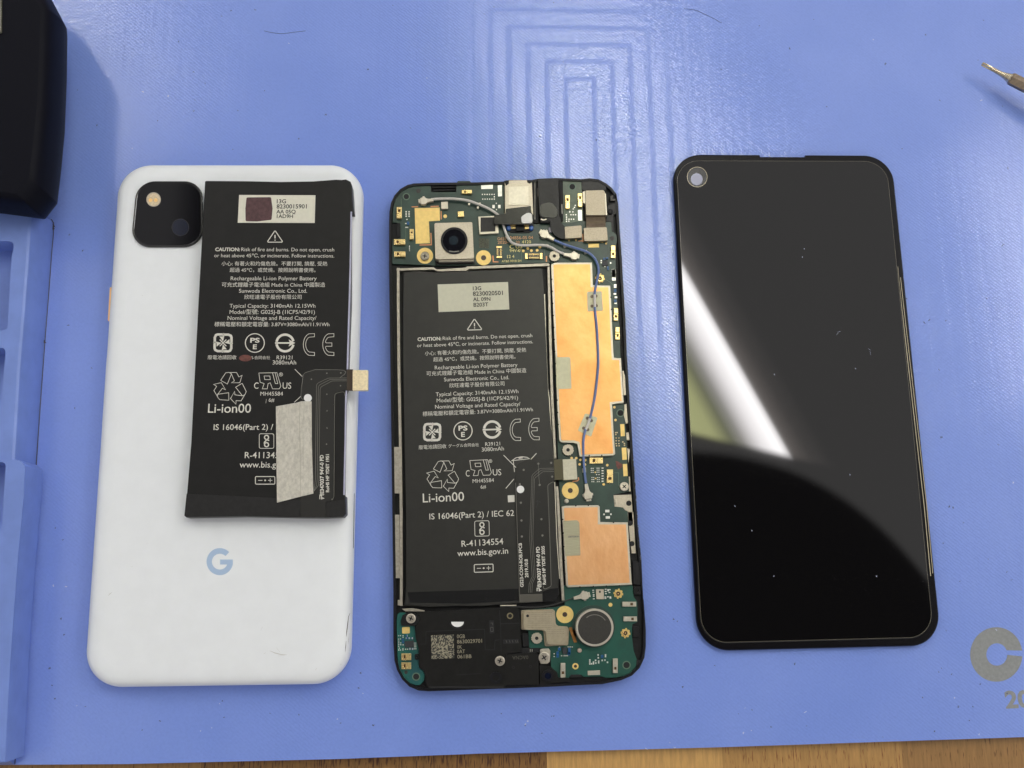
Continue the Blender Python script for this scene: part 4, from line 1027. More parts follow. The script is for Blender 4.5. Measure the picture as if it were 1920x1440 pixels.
for pt, L_, w, an, par in ((A((358, 655))[0], 21, 9.5, 90, board), (A((362, 1060))[0], 21, 10, 0, board), (A((365, 1228))[0], 21, 9.5, 0, board), (A((530, 952))[0], 19, 7.5, 90, board), (A((1295, 365))[0], 19, 6.5, 0, board),
                           (B((852, 470))[0], 25, 8, 90, board), (B((1012, 445))[0], 25, 8, 90, board), (B((1438, 1110))[0], 23, 8, -90, board), (Cc((1352, 778))[0], 23, 7.6, -90, board), (Cc((1378, 1090))[0], 23, 7.6, -90, board),
                           (Ee((1030, 380))[0], 25, 11, 0, board), (Ee((1253, 635))[0], 25, 11.5, -90, board),
                           (H((1645, 362))[0], 26, 9, 180, lboard), (H((1658, 552))[0], 25, 9, 180, lboard), (H((792, 1212))[0], 27, 9, -90, lboard), (H((1466, 1155))[0], 27, 9, -90, lboard),
                           (G((308, 897))[0], 18, 12.5, 0, aboard), (G((308, 1022))[0], 18, 12.5, 0, aboard)):
    contact(pt, L_, w, an, par, m_silver if par is lboard else m_goldb)
b = bmesh.new(); prism(b, rnd(G((250, 488), (355, 482), (358, 572), (252, 578)), 2), PZ, PZ + .08); obj('gold_pad', b, m_gold, aboard)
# chips and small parts
def chip(pts, h, m, parent, name='chip', bv=.06): b_ = bmesh.new(); prism(b_, pts, PZ, PZ + h, bv); return obj(name, b_, m, parent)
chip(A((938, 505), (1030, 502), (1035, 600), (942, 605)), .9, m_silver, board, 'filter_chip'); chip(A((1168, 640), (1250, 632), (1255, 708), (1172, 712)), .8, m_goldb, board, 'filter_chip')
chip(B((1298, 1225), (1368, 1222), (1370, 1290), (1300, 1292)), .5, m_chipk, board)
chip(Fc((940, 1160), (1055, 1160), (1060, 1308), (946, 1308)), .7, mat('microphone can', (.55, .48, .38), .4, .6), lboard, 'microphone')
chip(Fc((985, 1180), (1012, 1180), (1012, 1212), (985, 1212)), .74, m_chipk, lboard, 'sound_port', 0)
chip(H((785, 920), (842, 918), (844, 1000), (790, 1005)), .5, m_chipk, lboard); chip(G((285, 680), (410, 675), (415, 765), (290, 770)), .4, m_chipk, aboard)
chip(H((1110, 1220), (1268, 1213), (1270, 1272), (1112, 1276)), .35, m_silver, lboard, 'solder_pad')
chip(A((1452, 710), (1720, 695), (1735, 940), (1470, 955)), .85, m_silver, board, 'shield_can'); 
b = bmesh.new(); prism(b, A((1485, 722), (1700, 716), (1690, 912), (1485, 920)), PZ + .8, PZ + .95, .03)
prism(b, A((1690, 716), (1852, 712), (1852, 810), (1690, 812)), PZ + .8, PZ + 1.5, .05); obj('tape', b, m_tape, board)
chip(A((1460, 1010), (1605, 1015), (1600, 1150), (1465, 1145)), .06, mat('faint mark', (.06, .065, .04), .6, noise=.5, nscale=30), board, 'faded_mark', 0)
def cluster(pts, w, h, m, parent, name='solder_dots', z=.10):
    b_ = bmesh.new()
    for x, y in pts: prism(b_, rect(x, y, w, h), PZ, PZ + z)
    return obj(name, b_, m, parent)
cluster(A(*[(455 + 40 * i, 640 + 22 * j) for i in (0, 1) for j in range(4)], (465, 748), (450, 805), (452, 858), (472, 858)), 2.8, 1.7, m_solder, board)
cluster(A((480, 800)), 4.2, 5.6, m_chipb, board, 'blue_chips', .5)
cluster(A(*[(1510 + 33 * i, 402) for i in range(6)], *[(1515 + 32 * i, 467) for i in range(6)], (1675, 435), (1703, 525), (1705, 612)), 1.9, 1.9, m_solder, board)
cluster(A((1665, 570), (1745, 570)), 4.6, 6, m_solder, board)
cluster(A((1327, 535), (1447, 582), (1475, 528), (1655, 0)[0:2]) [:3], 3.6, 3.4, m_silver, board, 'cable_clip', .9)
cluster(A(*[(500, 1120 + 26 * j) for j in range(3)], (502, 1178)), 1.6, 2.4, m_solder, board)
cluster(B((925, 560), (950, 515), (940, 540), (880, 598), (920, 598), (835, 635), (895, 635), (925, 635), (955, 635), (838, 665), (838, 692), (870, 692), (900, 692), (930, 692), (838, 720), (868, 718)), 2.0, 2.0, m_solder, board)
cluster(B((1325, 1200), (1362, 1192), (1372, 1310), (1372, 1330)), 3.6, 3.4, m_chipb, board, 'blue_chips', .5)
cluster(B((1405, 1255), (1330, 1300), (1285, 1225), (1285, 1250)), 2.6, 2.2, m_solder, board)
cluster(Cc((1340, 388), (1342, 560)), 4.6, 5.2, m_chipb, board, 'blue_chips', .5)
cluster(Cc((1335, 445), (1352, 500), (1345, 595), (1340, 300), (1340, 330)), 4.8, 3.0, m_solder, board)
cluster(Ee(*[(950 + 28 * i, 508 + 32 * j) for i in (0, 1) for j in range(3)], *[(1045 + 28 * i, 505 + 32 * j) for i in (0, 1) for j in range(3)], *[(960 + 28 * i, 658 + 33 * j) for i in (0, 1) for j in range(3)], *[(1050 + 28 * i, 658 + 33 * j) for i in (0, 1) for j in range(3)], (1035, 610), (1075, 610)), 1.9, 1.5, m_solder, board)
cluster(Ee(*[(1133, 503 + 43 * j) for j in range(6)]), 3.6, 1.9, m_solder, board)
cluster(Ee((1015, 572), (1020, 672)), 2.6, 2.6, m_gold, board)
cluster(Ee((1212, 1205), (1220, 1310)), 7.6, 4.6, m_solder, board, 'solder_lug', .4); cluster(Ee((1157, 1260), (1270, 1258)), 2.8, 2.8, m_solder, board)
cluster(Ee(*[(1355 + 45 * i, 10 + 46 * j) for i in (0, 1) for j in range(3)], (1465, 75), (1490, 100), (1492, 130), (1362, 138), (1405, 138)) + D((1348, 1320), (1350, 1350), (1372, 1318), (1358, 1410), (1398, 1408)), 2.4, 2.2, mat('gold dots', (.55, .45, .25), .4, .3), board)
cluster(Fc((898, 1175), (900, 1205), (905, 1240), (905, 1262), (907, 1302), (1085, 1160), (1085, 1192), (1090, 1225), (1122, 1165), (1122, 1182), (1148, 1165), (1142, 1207), (1080, 1275), (1082, 1295), (1118, 1272), (1155, 1275), (1157, 1292)), 3.2, 2.0, m_solder, lboard)
cluster(H((745, 940), (725, 990), (725, 1030), (875, 945), (875, 985), (1297, 1035), (870, 1000)), 4.6, 5.6, m_chipb, lboard, 'blue_chips', .5)
cluster(H((748, 916), (680, 1000), (680, 1035), (850, 1025), (830, 1025), (775, 1025), (808, 1025), (860, 912), (885, 912), (912, 912)), 2.4, 2.0, m_solder, lboard)
cluster(H((1245, 1015), (1247, 1052), (1340, 1035), (1340, 1015), (1252, 1095), (1252, 1115), (1212, 1085), (1215, 1120), (1297, 1085), (1332, 1082), (1365, 1110), (1185, 1108), (1185, 1128), (1160, 1128), (1138, 1080), (1138, 1105), (1138, 1130)), 2.6, 3.0, m_solder, lboard)
cluster(G(*[(202, 605 + 48 * j) for j in range(2)], (228, 605), (228, 650), (264, 605), (264, 628), *[(204, 680 + 24 * j) for j in range(4)], (232, 705), (232, 730), (265, 730), (212, 778), (205, 803), (228, 803), (262, 785), (262, 803), (298, 792), (325, 792), *[(420, 708 + 26 * j) for j in range(4)], *[(440, 708 + 26 * j) for j in range(4)]), 2.0, 1.9, m_solder, aboard)
cluster(G((314, 605), (314, 640), (348, 640), (390, 640), (262, 660), (265, 695), (358, 788), (395, 788)), 3.4, 3.6, m_chipb, aboard, 'blue_chips', .5)
b = bmesh.new()
for x, y in G((345, 640), (355, 640), (387, 640), (395, 640), (352, 788), (364, 788), (390, 788), (400, 788), (322, 605), (306, 640)): prism(b, rect(x, y, .9, 3.4), PZ, PZ + .56)
obj('solder_dots', b, m_solder, aboard)
# board connectors and crystal on the top board
def fpc(poly, parent, rows):
    b_ = bmesh.new(); prism(b_, poly, PZ, PZ + .5, .06); o_ = obj('board_connector', b_, m_chipk, parent)
    (x0, y0), (x1, y1), (x2, y2), (x3, y3) = poly
    b_ = bmesh.new()
    lerp = lambda p, q_, t: (p[0] + (q_[0] - p[0]) * t, p[1] + (q_[1] - p[1]) * t)
    for k in range(rows):
        t = (k + .5) / rows
        a_, c_ = lerp(poly[0], poly[1], .22 + .56 * t), lerp(poly[3], poly[2], .22 + .56 * t)
        stroke(b_, [lerp(a_, c_, .06), lerp(a_, c_, .36)], .8, PZ + .53); stroke(b_, [lerp(a_, c_, .64), lerp(a_, c_, .94)], .8, PZ + .53)
    for t0, t1 in ((.02, .16), (.84, .98)):
        flat(b_, [lerp(poly[0], poly[1], t0), lerp(poly[0], poly[1], t1), lerp(poly[3], poly[2], t1), lerp(poly[3], poly[2], t0)], PZ + .53)
    obj('connector_pins', b_, m_goldb, o_)
fpc(B((300, 1130), (532, 1128), (532, 1202), (302, 1202)), board, 10)
fpc(A((1780, 1115), (1782, 1285), (1705, 1285), (1703, 1115)), board, 8)
# silkscreen
b = bmesh.new()
text(b, 'G651', *A((1718, 1035), (1835, 1032)), PZ + .06, .01); text(b, '04856-05 04', *B((108, 952), (408, 947)), PZ + .06, .01)
text(b, '2020-', *A((1722, 1088), (1870, 1084)), PZ + .06, .01); text(b, '20', *B((188, 1005), (236, 1004)), PZ + .06, .01)
obj('silkscreen_text', b, m_inkc, board)
b = bmesh.new()
for s_, a_, c_ in (('4120', (265, 1004), (382, 1003)), ('C US', (108, 1072), (270, 1066)), ('94V-0', (108, 1115), (245, 1113)), ('12 4', (75, 1192), (168, 1190)), ('AT&S MX8 SH', (5, 1247), (256, 1240))): text(b, s_, *B(a_, c_), PZ + .06, .012)
obj('silkscreen_text', b, m_inky, board)
b = bmesh.new()
flat(b, Ee((1345, 385), (1385, 395), (1455, 440), (1455, 490), (1385, 525), (1358, 470)), PZ + .06); obj('red_stain', b, m_red, board)
b = bmesh.new()
for l in (((1130, 180), (1260, 255), (1330, 330)),): stroke(b, Cc(*l), .8, PZ + .05)
stroke(b, Ee((1325, 580), (1395, 580), (1398, 850)), .7, PZ + .05); stroke(b, Ee((945, 498), (1165, 495)), .6, PZ + .05); stroke(b, Ee((945, 740), (1150, 738)), .6, PZ + .05)
stroke(b, A((385, 460), (388, 620)), .8, PZ + .05); stroke(b, A((450, 870), (448, 1060)), .8, PZ + .05); stroke(b, B((260, 1080), (262, 1240)), .7, PZ + .05); stroke(b, B((555, 1080), (560, 1230)), .7, PZ + .05)
obj('board_traces', b, m_ringp, board)
# little coax sockets
def coax_socket(pt, parent):
    b_ = bmesh.new(); prism(b_, rnd(rect(*pt, 14, 14, 8), 2), PZ, PZ + .2)
    for a_ in range(4):
        an = math.radians(8 + 90 * a_); prism(b_, rect(pt[0] + 7.6 * math.cos(an), pt[1] + 7.6 * math.sin(an), 3, 4), PZ, PZ + .15)
    s_ = obj('coax_socket', b_, m_gold, parent)
    b_ = bmesh.new(); ring(b_, *pt, 5.8, 4.0, PZ + .1, PZ + .9, 24); obj('socket_ring', b_, m_goldb, s_, smooth=True)
    b_ = bmesh.new(); disc(b_, *pt, 4.0, PZ + .1, PZ + .3, 0, 20); obj('socket_well', b_, mat('socket well', (.10, .05, .02), .4), s_)
    b_ = bmesh.new(); disc(b_, *pt, 1.2, PZ + .3, PZ + .7, .1, 12); obj('socket_pin', b_, m_goldb, s_)
coax_socket(Fc((1275, 1225))[0], lboard); coax_socket(H((1597, 735))[0], lboard); coax_socket(Cc((1090, 190))[0], board)
b = bmesh.new(); disc(b, *H((1008, 958))[0], 4.2, PZ, PZ + 1.0, .3, 20); obj('locating_pin', b, mat('tan pin', (.42, .33, .27), .5), lboard, smooth=True)
b = bmesh.new(); disc(b, *Ee((545, 1042))[0], 4.2, PZ, PZ + .9, .35, 20); obj('locating_pin', b, m_silver, board, smooth=True)

# -------- shields
SZ = 5.3
up_o = B((640, 1275), (690, 1250), (1165, 1248)) + Cc((962, 0), (966, 308), (1258, 308), (1268, 500)) + D((1308, 0), (1312, 100), (1435, 100), (1480, 830), (1280, 848), (1312, 1300)) + Ee((1340, 270), (1305, 300), (755, 316), (728, 100), (660, 80), (470, 86), (425, 55)) + D((400, 1000),) + Cc((360, 1440), (300, 0))
b = bmesh.new(); prism(b, up_o, PZ, SZ, .12); sh1 = obj('shield_can', b, m_silver, board)
ins1 = inset_w(xy(up_o, SZ), .055)
b = bmesh.new(); prism_w(b, [tuple(p) for p in ins1], SZ - .1, SZ + .12, .05); obj('copper_foil', b, m_copper, sh1)
lo_o = Ee((462, 1135), (520, 1120), (1060, 1110), (1085, 1135), (1087, 1392), (1545, 1392)) + Fc((1418, 185), (1475, 1050), (1482, 1092), (520, 1130), (492, 1100), (440, 130))
b = bmesh.new(); prism(b, lo_o, PZ, SZ, .12); sh2 = obj('shield_can', b, m_silver, board)
ins2 = inset_w(xy(lo_o, SZ), .055)
b = bmesh.new(); prism_w(b, [tuple(p) for p in ins2], SZ - .1, SZ + .12, .05); obj('copper_foil', b, m_copperp, sh2)
def notches(parent, pts):
    b_ = bmesh.new()
    for x, y in pts: disc(b_, x, y, 1.5, SZ - .5, SZ + .02, 0, 8)
    obj('rim_notches', b_, m_void, parent)
notches(sh1, Cc(*[(300 + 8.2 * k, 205 + 197 * k) for k in range(7)]) + D(*[(365 + 8 * k, 187 + 200 * k) for k in range(6)]) + Ee((915, 302), (1120, 296)) + Cc((1270, 500), (1280, 700), (1295, 890)))
notches(sh2, Ee((695, 1118), (900, 1112), (1310, 1392)) + Fc(*[(440 + 8 * k, 110 + 205 * k) for k in range(5)], (700, 1125), (900, 1118), (1095, 1112), (1290, 1108), (1440, 420), (1455, 620), (1465, 820)))
b = bmesh.new(); prism(b, rnd(D((368, 85), (590, 82), (606, 100), (625, 598), (380, 606)), [1, 3, 3, 1, 1]), SZ, SZ + .22, .04); obj('thermal_pad', b, m_pad, sh1)
b = bmesh.new(); prism(b, rnd(Fc((452, 132), (660, 122), (690, 160), (706, 650), (480, 660)), [1, 3, 3, 1, 1]), SZ, SZ + .22, .04); obj('thermal_pad', b, m_ribbed, sh2)
b = bmesh.new(); prism(b, rnd(Fc((520, 358), (685, 352), (688, 378), (522, 386)), 1), SZ + .2, SZ + .25); obj('faded_mark', b, mat('faint print', (.25, .24, .18), .6, noise=.3, nscale=30), sh2)
def clip_pad(poly, holes, parent):
    b_ = bmesh.new(); prism(b_, rnd(poly, 2.5), SZ, SZ + .22, .04); o_ = obj('cable_clip_pad', b_, m_pad, parent)
    b_ = bmesh.new()
    for x, y in holes: ring(b_, x, y, 2.9, 1.7, SZ + .2, SZ + .28, 16)
    for x, y in holes: disc(b_, x, y, 1.5, SZ + .2, SZ + .27, 0, 10)
    obj('clip_rivets', b_, mat('rivet brown', (.16, .11, .07), .5), o_)
clip_pad(Cc((878, 410), (1120, 400), (1140, 720), (888, 732)), Cc((960, 488), (1025, 480), (960, 645), (1030, 638)), sh1)
clip_pad(D((850, 1000), (1052, 1075), (945, 1388), (728, 1285)), D((882, 1082), (952, 1125), (822, 1245), (892, 1272)), sh1)

# -------- top modules: earphone jack, front camera flex, earpiece
b = bmesh.new(); prism(b, rnd(B((45, 215), (95, 195), (335, 190), (392, 210), (410, 620), (400, 745), (50, 745)), 2), FZ, 5.8, .15); jack = obj('earpiece_module', b, m_brushed, phone)
b = bmesh.new(); prism(b, rnd(B((95, 275), (348, 268), (352, 510), (98, 512)), 1.5), 5.75, 5.95, .08); obj('module_plate', b, m_silver, jack)
b = bmesh.new(); prism(b, B((45, 212), (62, 190), (98, 196), (98, 232), (60, 260)), 5.0, 6.0, .1); prism(b, B((330, 190), (375, 186), (390, 215), (365, 232), (335, 215)), 5.0, 6.0, .1); obj('module_corner', b, m_black, jack)
b = bmesh.new(); prism(b, rnd(B((-92, 640), (55, 625), (58, 558), (380, 520), (385, 600), (410, 640), (410, 755), (200, 758), (-92, 755)), 1.5), 5.6, 6.1, .1); obj('tape', b, m_blackg, jack)
b = bmesh.new(); prism(b, rnd(B((255, 660), (330, 610), (392, 615), (400, 740), (262, 745)), 4), 5.9, 6.3, .25, 4); obj('clear_bead', b, mat('clear film', (.75, .74, .70), .12, spec=.8), jack)
b = bmesh.new(); prism(b, B((70, 760), (415, 750), (415, 830), (360, 870), (120, 870), (70, 820)), FZ, PZ + .15, .05); obj('black_gap', b, m_void, jack)
b = bmesh.new()
for pts_ in (B((110, 768), (182, 764), (184, 812), (118, 815)), B((298, 768), (355, 765), (358, 815), (300, 818))): prism(b, pts_, PZ + .1, PZ + .7, .1)
obj('spring_tab', b, m_goldb, jack)
b = bmesh.new(); prism(b, B((190, 762), (290, 760), (292, 840), (192, 842)), PZ + .1, PZ + .9, .1); obj('socket_block', b, m_black, jack)
b = bmesh.new()
for pt in B((95, 800), (385, 798)): disc(b, *pt, 4.4, PZ, PZ + 1.0, .3, 16)
obj('blue_bead', b, mat('blue bead', (.05, .13, .40), .2), jack, smooth=True)
b = bmesh.new(); prism(b, B((398, 200), (440, 185), (468, 185), (480, 740), (430, 745), (405, 700)), FZ, PZ + .1); prism(b, B((735, 180), (790, 180), (800, 600), (795, 720), (760, 735)), FZ, PZ + .1); obj('side_wall', b, m_void, chassis)
b = bmesh.new(); stroke(b, B((470, 290), (472, 400)), 1.5, PZ + .12); stroke(b, B((780, 500), (782, 620)), 1.5, PZ + .12); stroke(b, B((432, 200), (432, 700)), 1.0, PZ + .12); obj('wall_glint', b, mat('pale glint', (.25, .24, .22), .35, .5), chassis)  # pale strokes painted as glints on the wall edges
b = bmesh.new()
prism(b, rnd(B((470, 172), (560, 180), (700, 164), (735, 185), (745, 640), (770, 740), (820, 790), (820, 945), (760, 940), (690, 900), (640, 830), (620, 690), (500, 665), (488, 600)), [2, 2, 2, 2, 6, 8, 2, 2, 6, 10, 10, 6, 2, 2]), FZ, 5.3, .15)
fc = obj('front_camera_flex', b, m_tape, phone)
b = bmesh.new(); prism(b, rnd(B((495, 500), (640, 470), (720, 560), (722, 670), (640, 672), (500, 660)), 6), 5.2, 5.5, .15, 3); obj('glossy_tape', b, m_blackg, fc)
b = bmesh.new(); prism(b, B((500, 672), (618, 668), (620, 735), (500, 738)), FZ, 5.2, .1); obj('flex_fold', b, m_black, fc)
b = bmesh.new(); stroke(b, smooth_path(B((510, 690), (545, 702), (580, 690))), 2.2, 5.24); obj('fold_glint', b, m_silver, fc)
b = bmesh.new(); prism(b, rnd(B((815, 790), (1030, 772), (1038, 925), (822, 942)), 1.5), PZ + .3, PZ + 1.5, .12); obj('connector_plate', b, m_brushed2, fc)
b = bmesh.new(); prism(b, B((610, 800), (640, 796), (655, 858), (615, 862)), PZ, PZ + .5, .05); obj('clip', b, mat('grey clip', (.40, .38, .42), .5), fc)
b = bmesh.new(); prism(b, rnd(B((1080, 325), (1310, 318), (1332, 340), (1335, 640), (1090, 640)), 1.5), FZ, 5.7, .15); ear = obj('front_camera_module', b, m_brushed2, phone)
b = bmesh.new(); prism(b, B((1045, 340), (1078, 325), (1082, 500), (1050, 480)), FZ, 5.0, .1); prism(b, B((1318, 350), (1345, 365), (1362, 640), (1338, 640), (1340, 420)), FZ, 5.0, .1); obj('module_bracket', b, m_silver, ear)
b = bmesh.new()
rows = [(640, 5.6), (665, 5.0), (690, 4.9), (720, 5.1), (750, 5.0), (800, 5.3)]
L_ = [[P(*B((1090, y))[0], z) for y, z in rows], [P(*B((1338, y - 3))[0], z) for y, z in rows]]
v1 = [b.verts.new(p) for p in L_[0]]; v2 = [b.verts.new(p) for p in L_[1]]
for i in range(len(rows) - 1): b.faces.new((v1[i], v2[i], v2[i + 1], v1[i + 1]))
bmesh.ops.solidify(b, geom=b.faces[:], thickness=.03); bmesh.ops.recalc_face_normals(b, faces=b.faces)
obj('module_ribbon', b, mat('brown ribbon', (.26, .20, .14), .35, .55, noise=.08), ear)
b = bmesh.new(); prism(b, rnd(B((1060, 805), (1355, 795), (1368, 965), (1068, 972)), 1.5), PZ + .2, PZ + 1.5, .12); obj('connector_plate', b, m_brushed2, ear)
cluster(B((1110, 985), (1280, 978), (1300, 985), (1348, 1005), (870, 965), (960, 962)), 3, 3, m_gold, board)
# black upper right corner of the chassis
b = bmesh.new(); prism(b, rnd(B((1030, 182), (1140, 172), (1245, 186), (1345, 240), (1345, 320), (1060, 322), (1036, 310)), 2), FZ, PZ + .2, .1); prism(b, rnd(B((1365, 520), (1480, 480), (1500, 600), (1440, 640), (1440, 850), (1425, 850), (1415, 720), (1345, 725), (1362, 640)), 1.5), FZ, PZ + .2, .1)
obj('corner_block', b, mat('corner plastic', (.022, .021, .020), .5, noise=.2), chassis)
b = bmesh.new(); disc(b, *B((1400, 590))[0], 5.4, PZ, PZ + .9, .4, 20); prism(b, B((1395, 380), (1480, 375), (1488, 450), (1400, 460)), FZ, PZ + .4, .1); prism(b, B((1372, 480), (1490, 470), (1490, 510), (1375, 520)), FZ, PZ, .1); obj('corner_boss', b, m_black, chassis, smooth=True)
b = bmesh.new(); prism(b, B((1400, 400), (1430, 380), (1440, 400), (1420, 430), (1470, 430), (1470, 450), (1405, 455)), PZ, PZ + .6, .05); obj('corner_hook', b, mat('olive grey plastic', (.08, .075, .065), .5), chassis)
b = bmesh.new()
for pts_ in (Cc((1370, 75), (1425, 75), (1440, 350), (1400, 350)), Cc((1430, 1205), (1475, 1215), (1470, 1260), (1440, 1260)), D((1440, 35), (1490, 40), (1490, 110), (1450, 110)), A((245, 795), (365, 800), (370, 990), (260, 1000)), A((800, 255), (1148, 250), (1148, 365), (805, 368))):
    prism(b, pts_, FZ - .1, FZ + .1)
obj('frame_recess', b, m_void, chassis)
b = bmesh.new(); prism(b, rnd(A((325, 800), (370, 800), (378, 990), (330, 1010)), 1), FZ, PZ + .4, .1); prism(b, A((810, 290), (1145, 285), (1145, 310), (812, 318)), FZ, PZ - .1, .1); prism(b, A((830, 335), (1145, 330), (1145, 350), (830, 358)), FZ, PZ - .1, .1)
prism(b, Fc((1485, 730), (1600, 740), (1610, 1080), (1580, 1100), (1500, 1080)), FZ, PZ + .2, .1); prism(b, H((1685, 640), (1770, 655), (1775, 790), (1695, 785)), FZ, PZ + .1, .1)
obj('frame_block', b, m_black, chassis)
b = bmesh.new(); ring(b, *Fc((1555, 1180))[0], 6.4, 3.6, FZ, PZ + .5, 24); prism(b, Fc((1500, 1120), (1610, 1110), (1620, 1240), (1510, 1250)), FZ, PZ + .1, .1); obj('frame_boss', b, m_black, chassis)
b = bmesh.new()
for pts_ in (Fc((1530, 750), (1575, 755), (1580, 1010), (1545, 1010)), H((1740, 1080), (1785, 1080), (1770, 1150), (1735, 1160)), H((1680, 1215), (1715, 1190), (1725, 1200), (1690, 1245)), H((1565, 1290), (1620, 1270), (1625, 1280), (1570, 1302)), H((895, 1268), (1018, 1268), (1030, 1300), (890, 1305)), H((660, 1340), (860, 1345), (860, 1365), (665, 1368))):
    prism(b, pts_, PZ - .4, PZ + .24)
obj('frame_recess', b, m_void, chassis)
# glints along the right rim, painted as pale flecks
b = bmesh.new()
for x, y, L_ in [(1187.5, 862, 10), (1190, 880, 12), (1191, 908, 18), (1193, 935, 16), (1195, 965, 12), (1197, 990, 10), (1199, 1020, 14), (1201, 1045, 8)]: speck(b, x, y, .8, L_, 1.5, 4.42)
obj('rim_glints', b, mat('rim glint', (.14, .15, .20), .4), chassis)

# -------- lower: speaker housing, charging port, motor
SPZ = 4.9
spk = rnd(G((430, 285), (520, 275), (900, 262), (1300, 235), (1610, 222), (1612, 205), (1845, 205), (1850, 250), (1880, 260), (1890, 500), (1870, 600), (1900, 640), (1905, 830), (1680, 850), (1690, 870), (1680, 1320), (620, 1320), (580, 1290), (570, 1150), (545, 1080), (485, 1045), (482, 800), (440, 640), (432, 480), (500, 400), (490, 330)), 1.2, 2)
b = bmesh.new(); prism(b, spk, FZ, SPZ, .12); sp_ = obj('speaker_housing', b, mat('matt black housing', (.007, .0067, .0062), .46, spec=.22, noise=.2, nscale=5, bump=.08, bscale=120), phone)
b = bmesh.new(); prism(b, G((230, 400), (260, 320), (330, 280), (420, 290), (490, 350), (480, 430), (420, 470), (240, 465)), FZ, SPZ + .2, .12); obj('screw_ear', b, m_black, sp_)
b = bmesh.new()
stroke(b, G((585, 545), (1392, 515), (1402, 800), (1530, 800), (1538, 668), (1600, 662)), 1.2, SPZ + .03); stroke(b, G((582, 545), (580, 720), (490, 722)), 1.0, SPZ + .03); stroke(b, G((1600, 250), (1612, 440), (1870, 432)), 1.3, SPZ + .03); stroke(b, G((1615, 440), (1622, 850)), 1.0, SPZ + .03)
stroke(b, G((1000, 1150), (1020, 1145), (1340, 1130)), .9, SPZ + .03); stroke(b, G((620, 1318), (1660, 1320)), 3.5, SPZ + .02)
obj('housing_grooves', b, m_void, sp_)
b = bmesh.new()
prism(b, G((1455, 395), (1520, 392), (1528, 572), (1462, 575)), SPZ - .1, SPZ + .04); prism(b, G((1650, 658), (1865, 650), (1868, 712), (1652, 720)), SPZ - .1, SPZ + .04)
obj('recessed_mark', b, m_void, sp_)
b = bmesh.new()
for x in (1690, 1735, 1775, 1820, 1845): stroke(b, G((x, 668), (x + 12, 702)), 1.1, SPZ + .06)
stroke(b, G((1475, 430), (1505, 430), (1505, 460)), 1.1, SPZ + .06); stroke(b, rnd(G((1475, 490), (1510, 488), (1512, 545), (1478, 548)), 1), 1.1, SPZ + .06, True)
obj('embossed_strokes', b, mat('embossed grey', (.06, .058, .052), .5), sp_)
b = bmesh.new(); prism(b, G(*[(1018 + 88 * math.cos(math.radians(a_)), 413 + 72 * math.sin(math.radians(a_))) for a_ in range(0, 181, 12)]), SPZ - .1, SPZ + .06); obj('white_label', b, mat('white spot', (.8, .8, .78), .6), sp_)
b = bmesh.new(); stroke(b, G(*[(1015 + 100 * math.cos(math.radians(a_)), 415 + 88 * math.sin(math.radians(a_))) for a_ in range(10, 171, 10)]), 2, SPZ + .03); obj('label_recess', b, m_void, sp_)
print_lines(sp_, [('0GB', *G((1010, 640), (1120, 638)), .008, 6.6), ('8630029701', *G((1012, 714), (1358, 700)), .008, 6.6), ('0K', *G((1014, 785), (1080, 783)), .008, 6), ('0AT', *G((1014, 850), (1122, 846)), .008, 6.4), ('061BB', *G((1016, 920), (1212, 914)), .008, 6.4)], SPZ + .05, m_inkt)
b = bmesh.new(); flat(b, G((652, 603), (962, 585), (975, 915), (660, 930)), SPZ + .04); obj('etched_patch', b, m_cells, sp_)
b = bmesh.new(); ring(b, *G((1745, 330))[0], 6, 3.6, SPZ - .2, SPZ + .2, 24); obj('brass_insert', b, mat('dull brass', (.22, .19, .11), .4, .6), sp_)
b = bmesh.new(); disc(b, *G((1735, 322))[0], 3.6, SPZ - .2, SPZ + .06, 0, 18); obj('insert_hole', b, m_void, sp_)
b = bmesh.new(); prism(b, G((1610, 180), (1835, 178), (1832, 192), (1610, 196)), SPZ - .5, SPZ + .3, .05); obj('metal_lip', b, m_silver, sp_)
b = bmesh.new(); prism(b, rnd(G((425, 860), (490, 855), (492, 935), (430, 940)), 2), SPZ - .8, SPZ - .2, .1); ring(b, *G((455, 900))[0], 3.4, 2.0, SPZ - .5, SPZ + .02, 16); obj('housing_tab', b, m_black, sp_)
def port(pt, parent):
    b_ = bmesh.new(); ring(b_, *pt, 11.2, 6.2, SPZ - .6, SPZ + .15, 32); o_ = obj('screw_well', b_, m_rim, parent, smooth=True)
    b_ = bmesh.new(); disc(b_, *pt, 6.2, SPZ - 1, SPZ - .1, 0, 24); obj('well_bottom', b_, m_lens, o_)
port(G((1548, 1190))[0], sp_); port(H((600, 1285))[0], sp_)
b = bmesh.new(); prism(b, rnd(H((65, 1005), (440, 985), (480, 1010), (485, 1395), (40, 1405)), 1.5), FZ, SPZ + .1, .12); prism(b, rnd(H((490, 1140), (640, 1170), (720, 1240), (725, 1310), (860, 1312), (880, 1350), (500, 1400)), 2), FZ, SPZ - .4, .1); chp = obj('charging_port', b, mat('port grey', (.0075, .007, .0065), .48, spec=.22, noise=.15), phone)
b = bmesh.new(); text(b, '0ACNA', *H((345, 1022), (140, 1030)), SPZ + .14, .005, 6.2); obj('printed_text', b, mat('dull etching', (.07, .066, .05), .6), chp)
b = bmesh.new()
for pt in H((155, 1175), (375, 1165)): ring(b, *pt, 2.8, 1.6, SPZ, SPZ + .16, 16)
obj('port_dimple', b, m_void, chp)
b = bmesh.new(); prism(b, H((50, 925), (490, 925), (490, 985), (50, 1000)), FZ, PZ + .1); obj('port_gap', b, m_void, chp)
b = bmesh.new()
for x in (372, 396): stroke(b, H((x, 940), (x, 975)), 1.1, PZ + .14)
obj('port_pins', b, m_silver, chp)
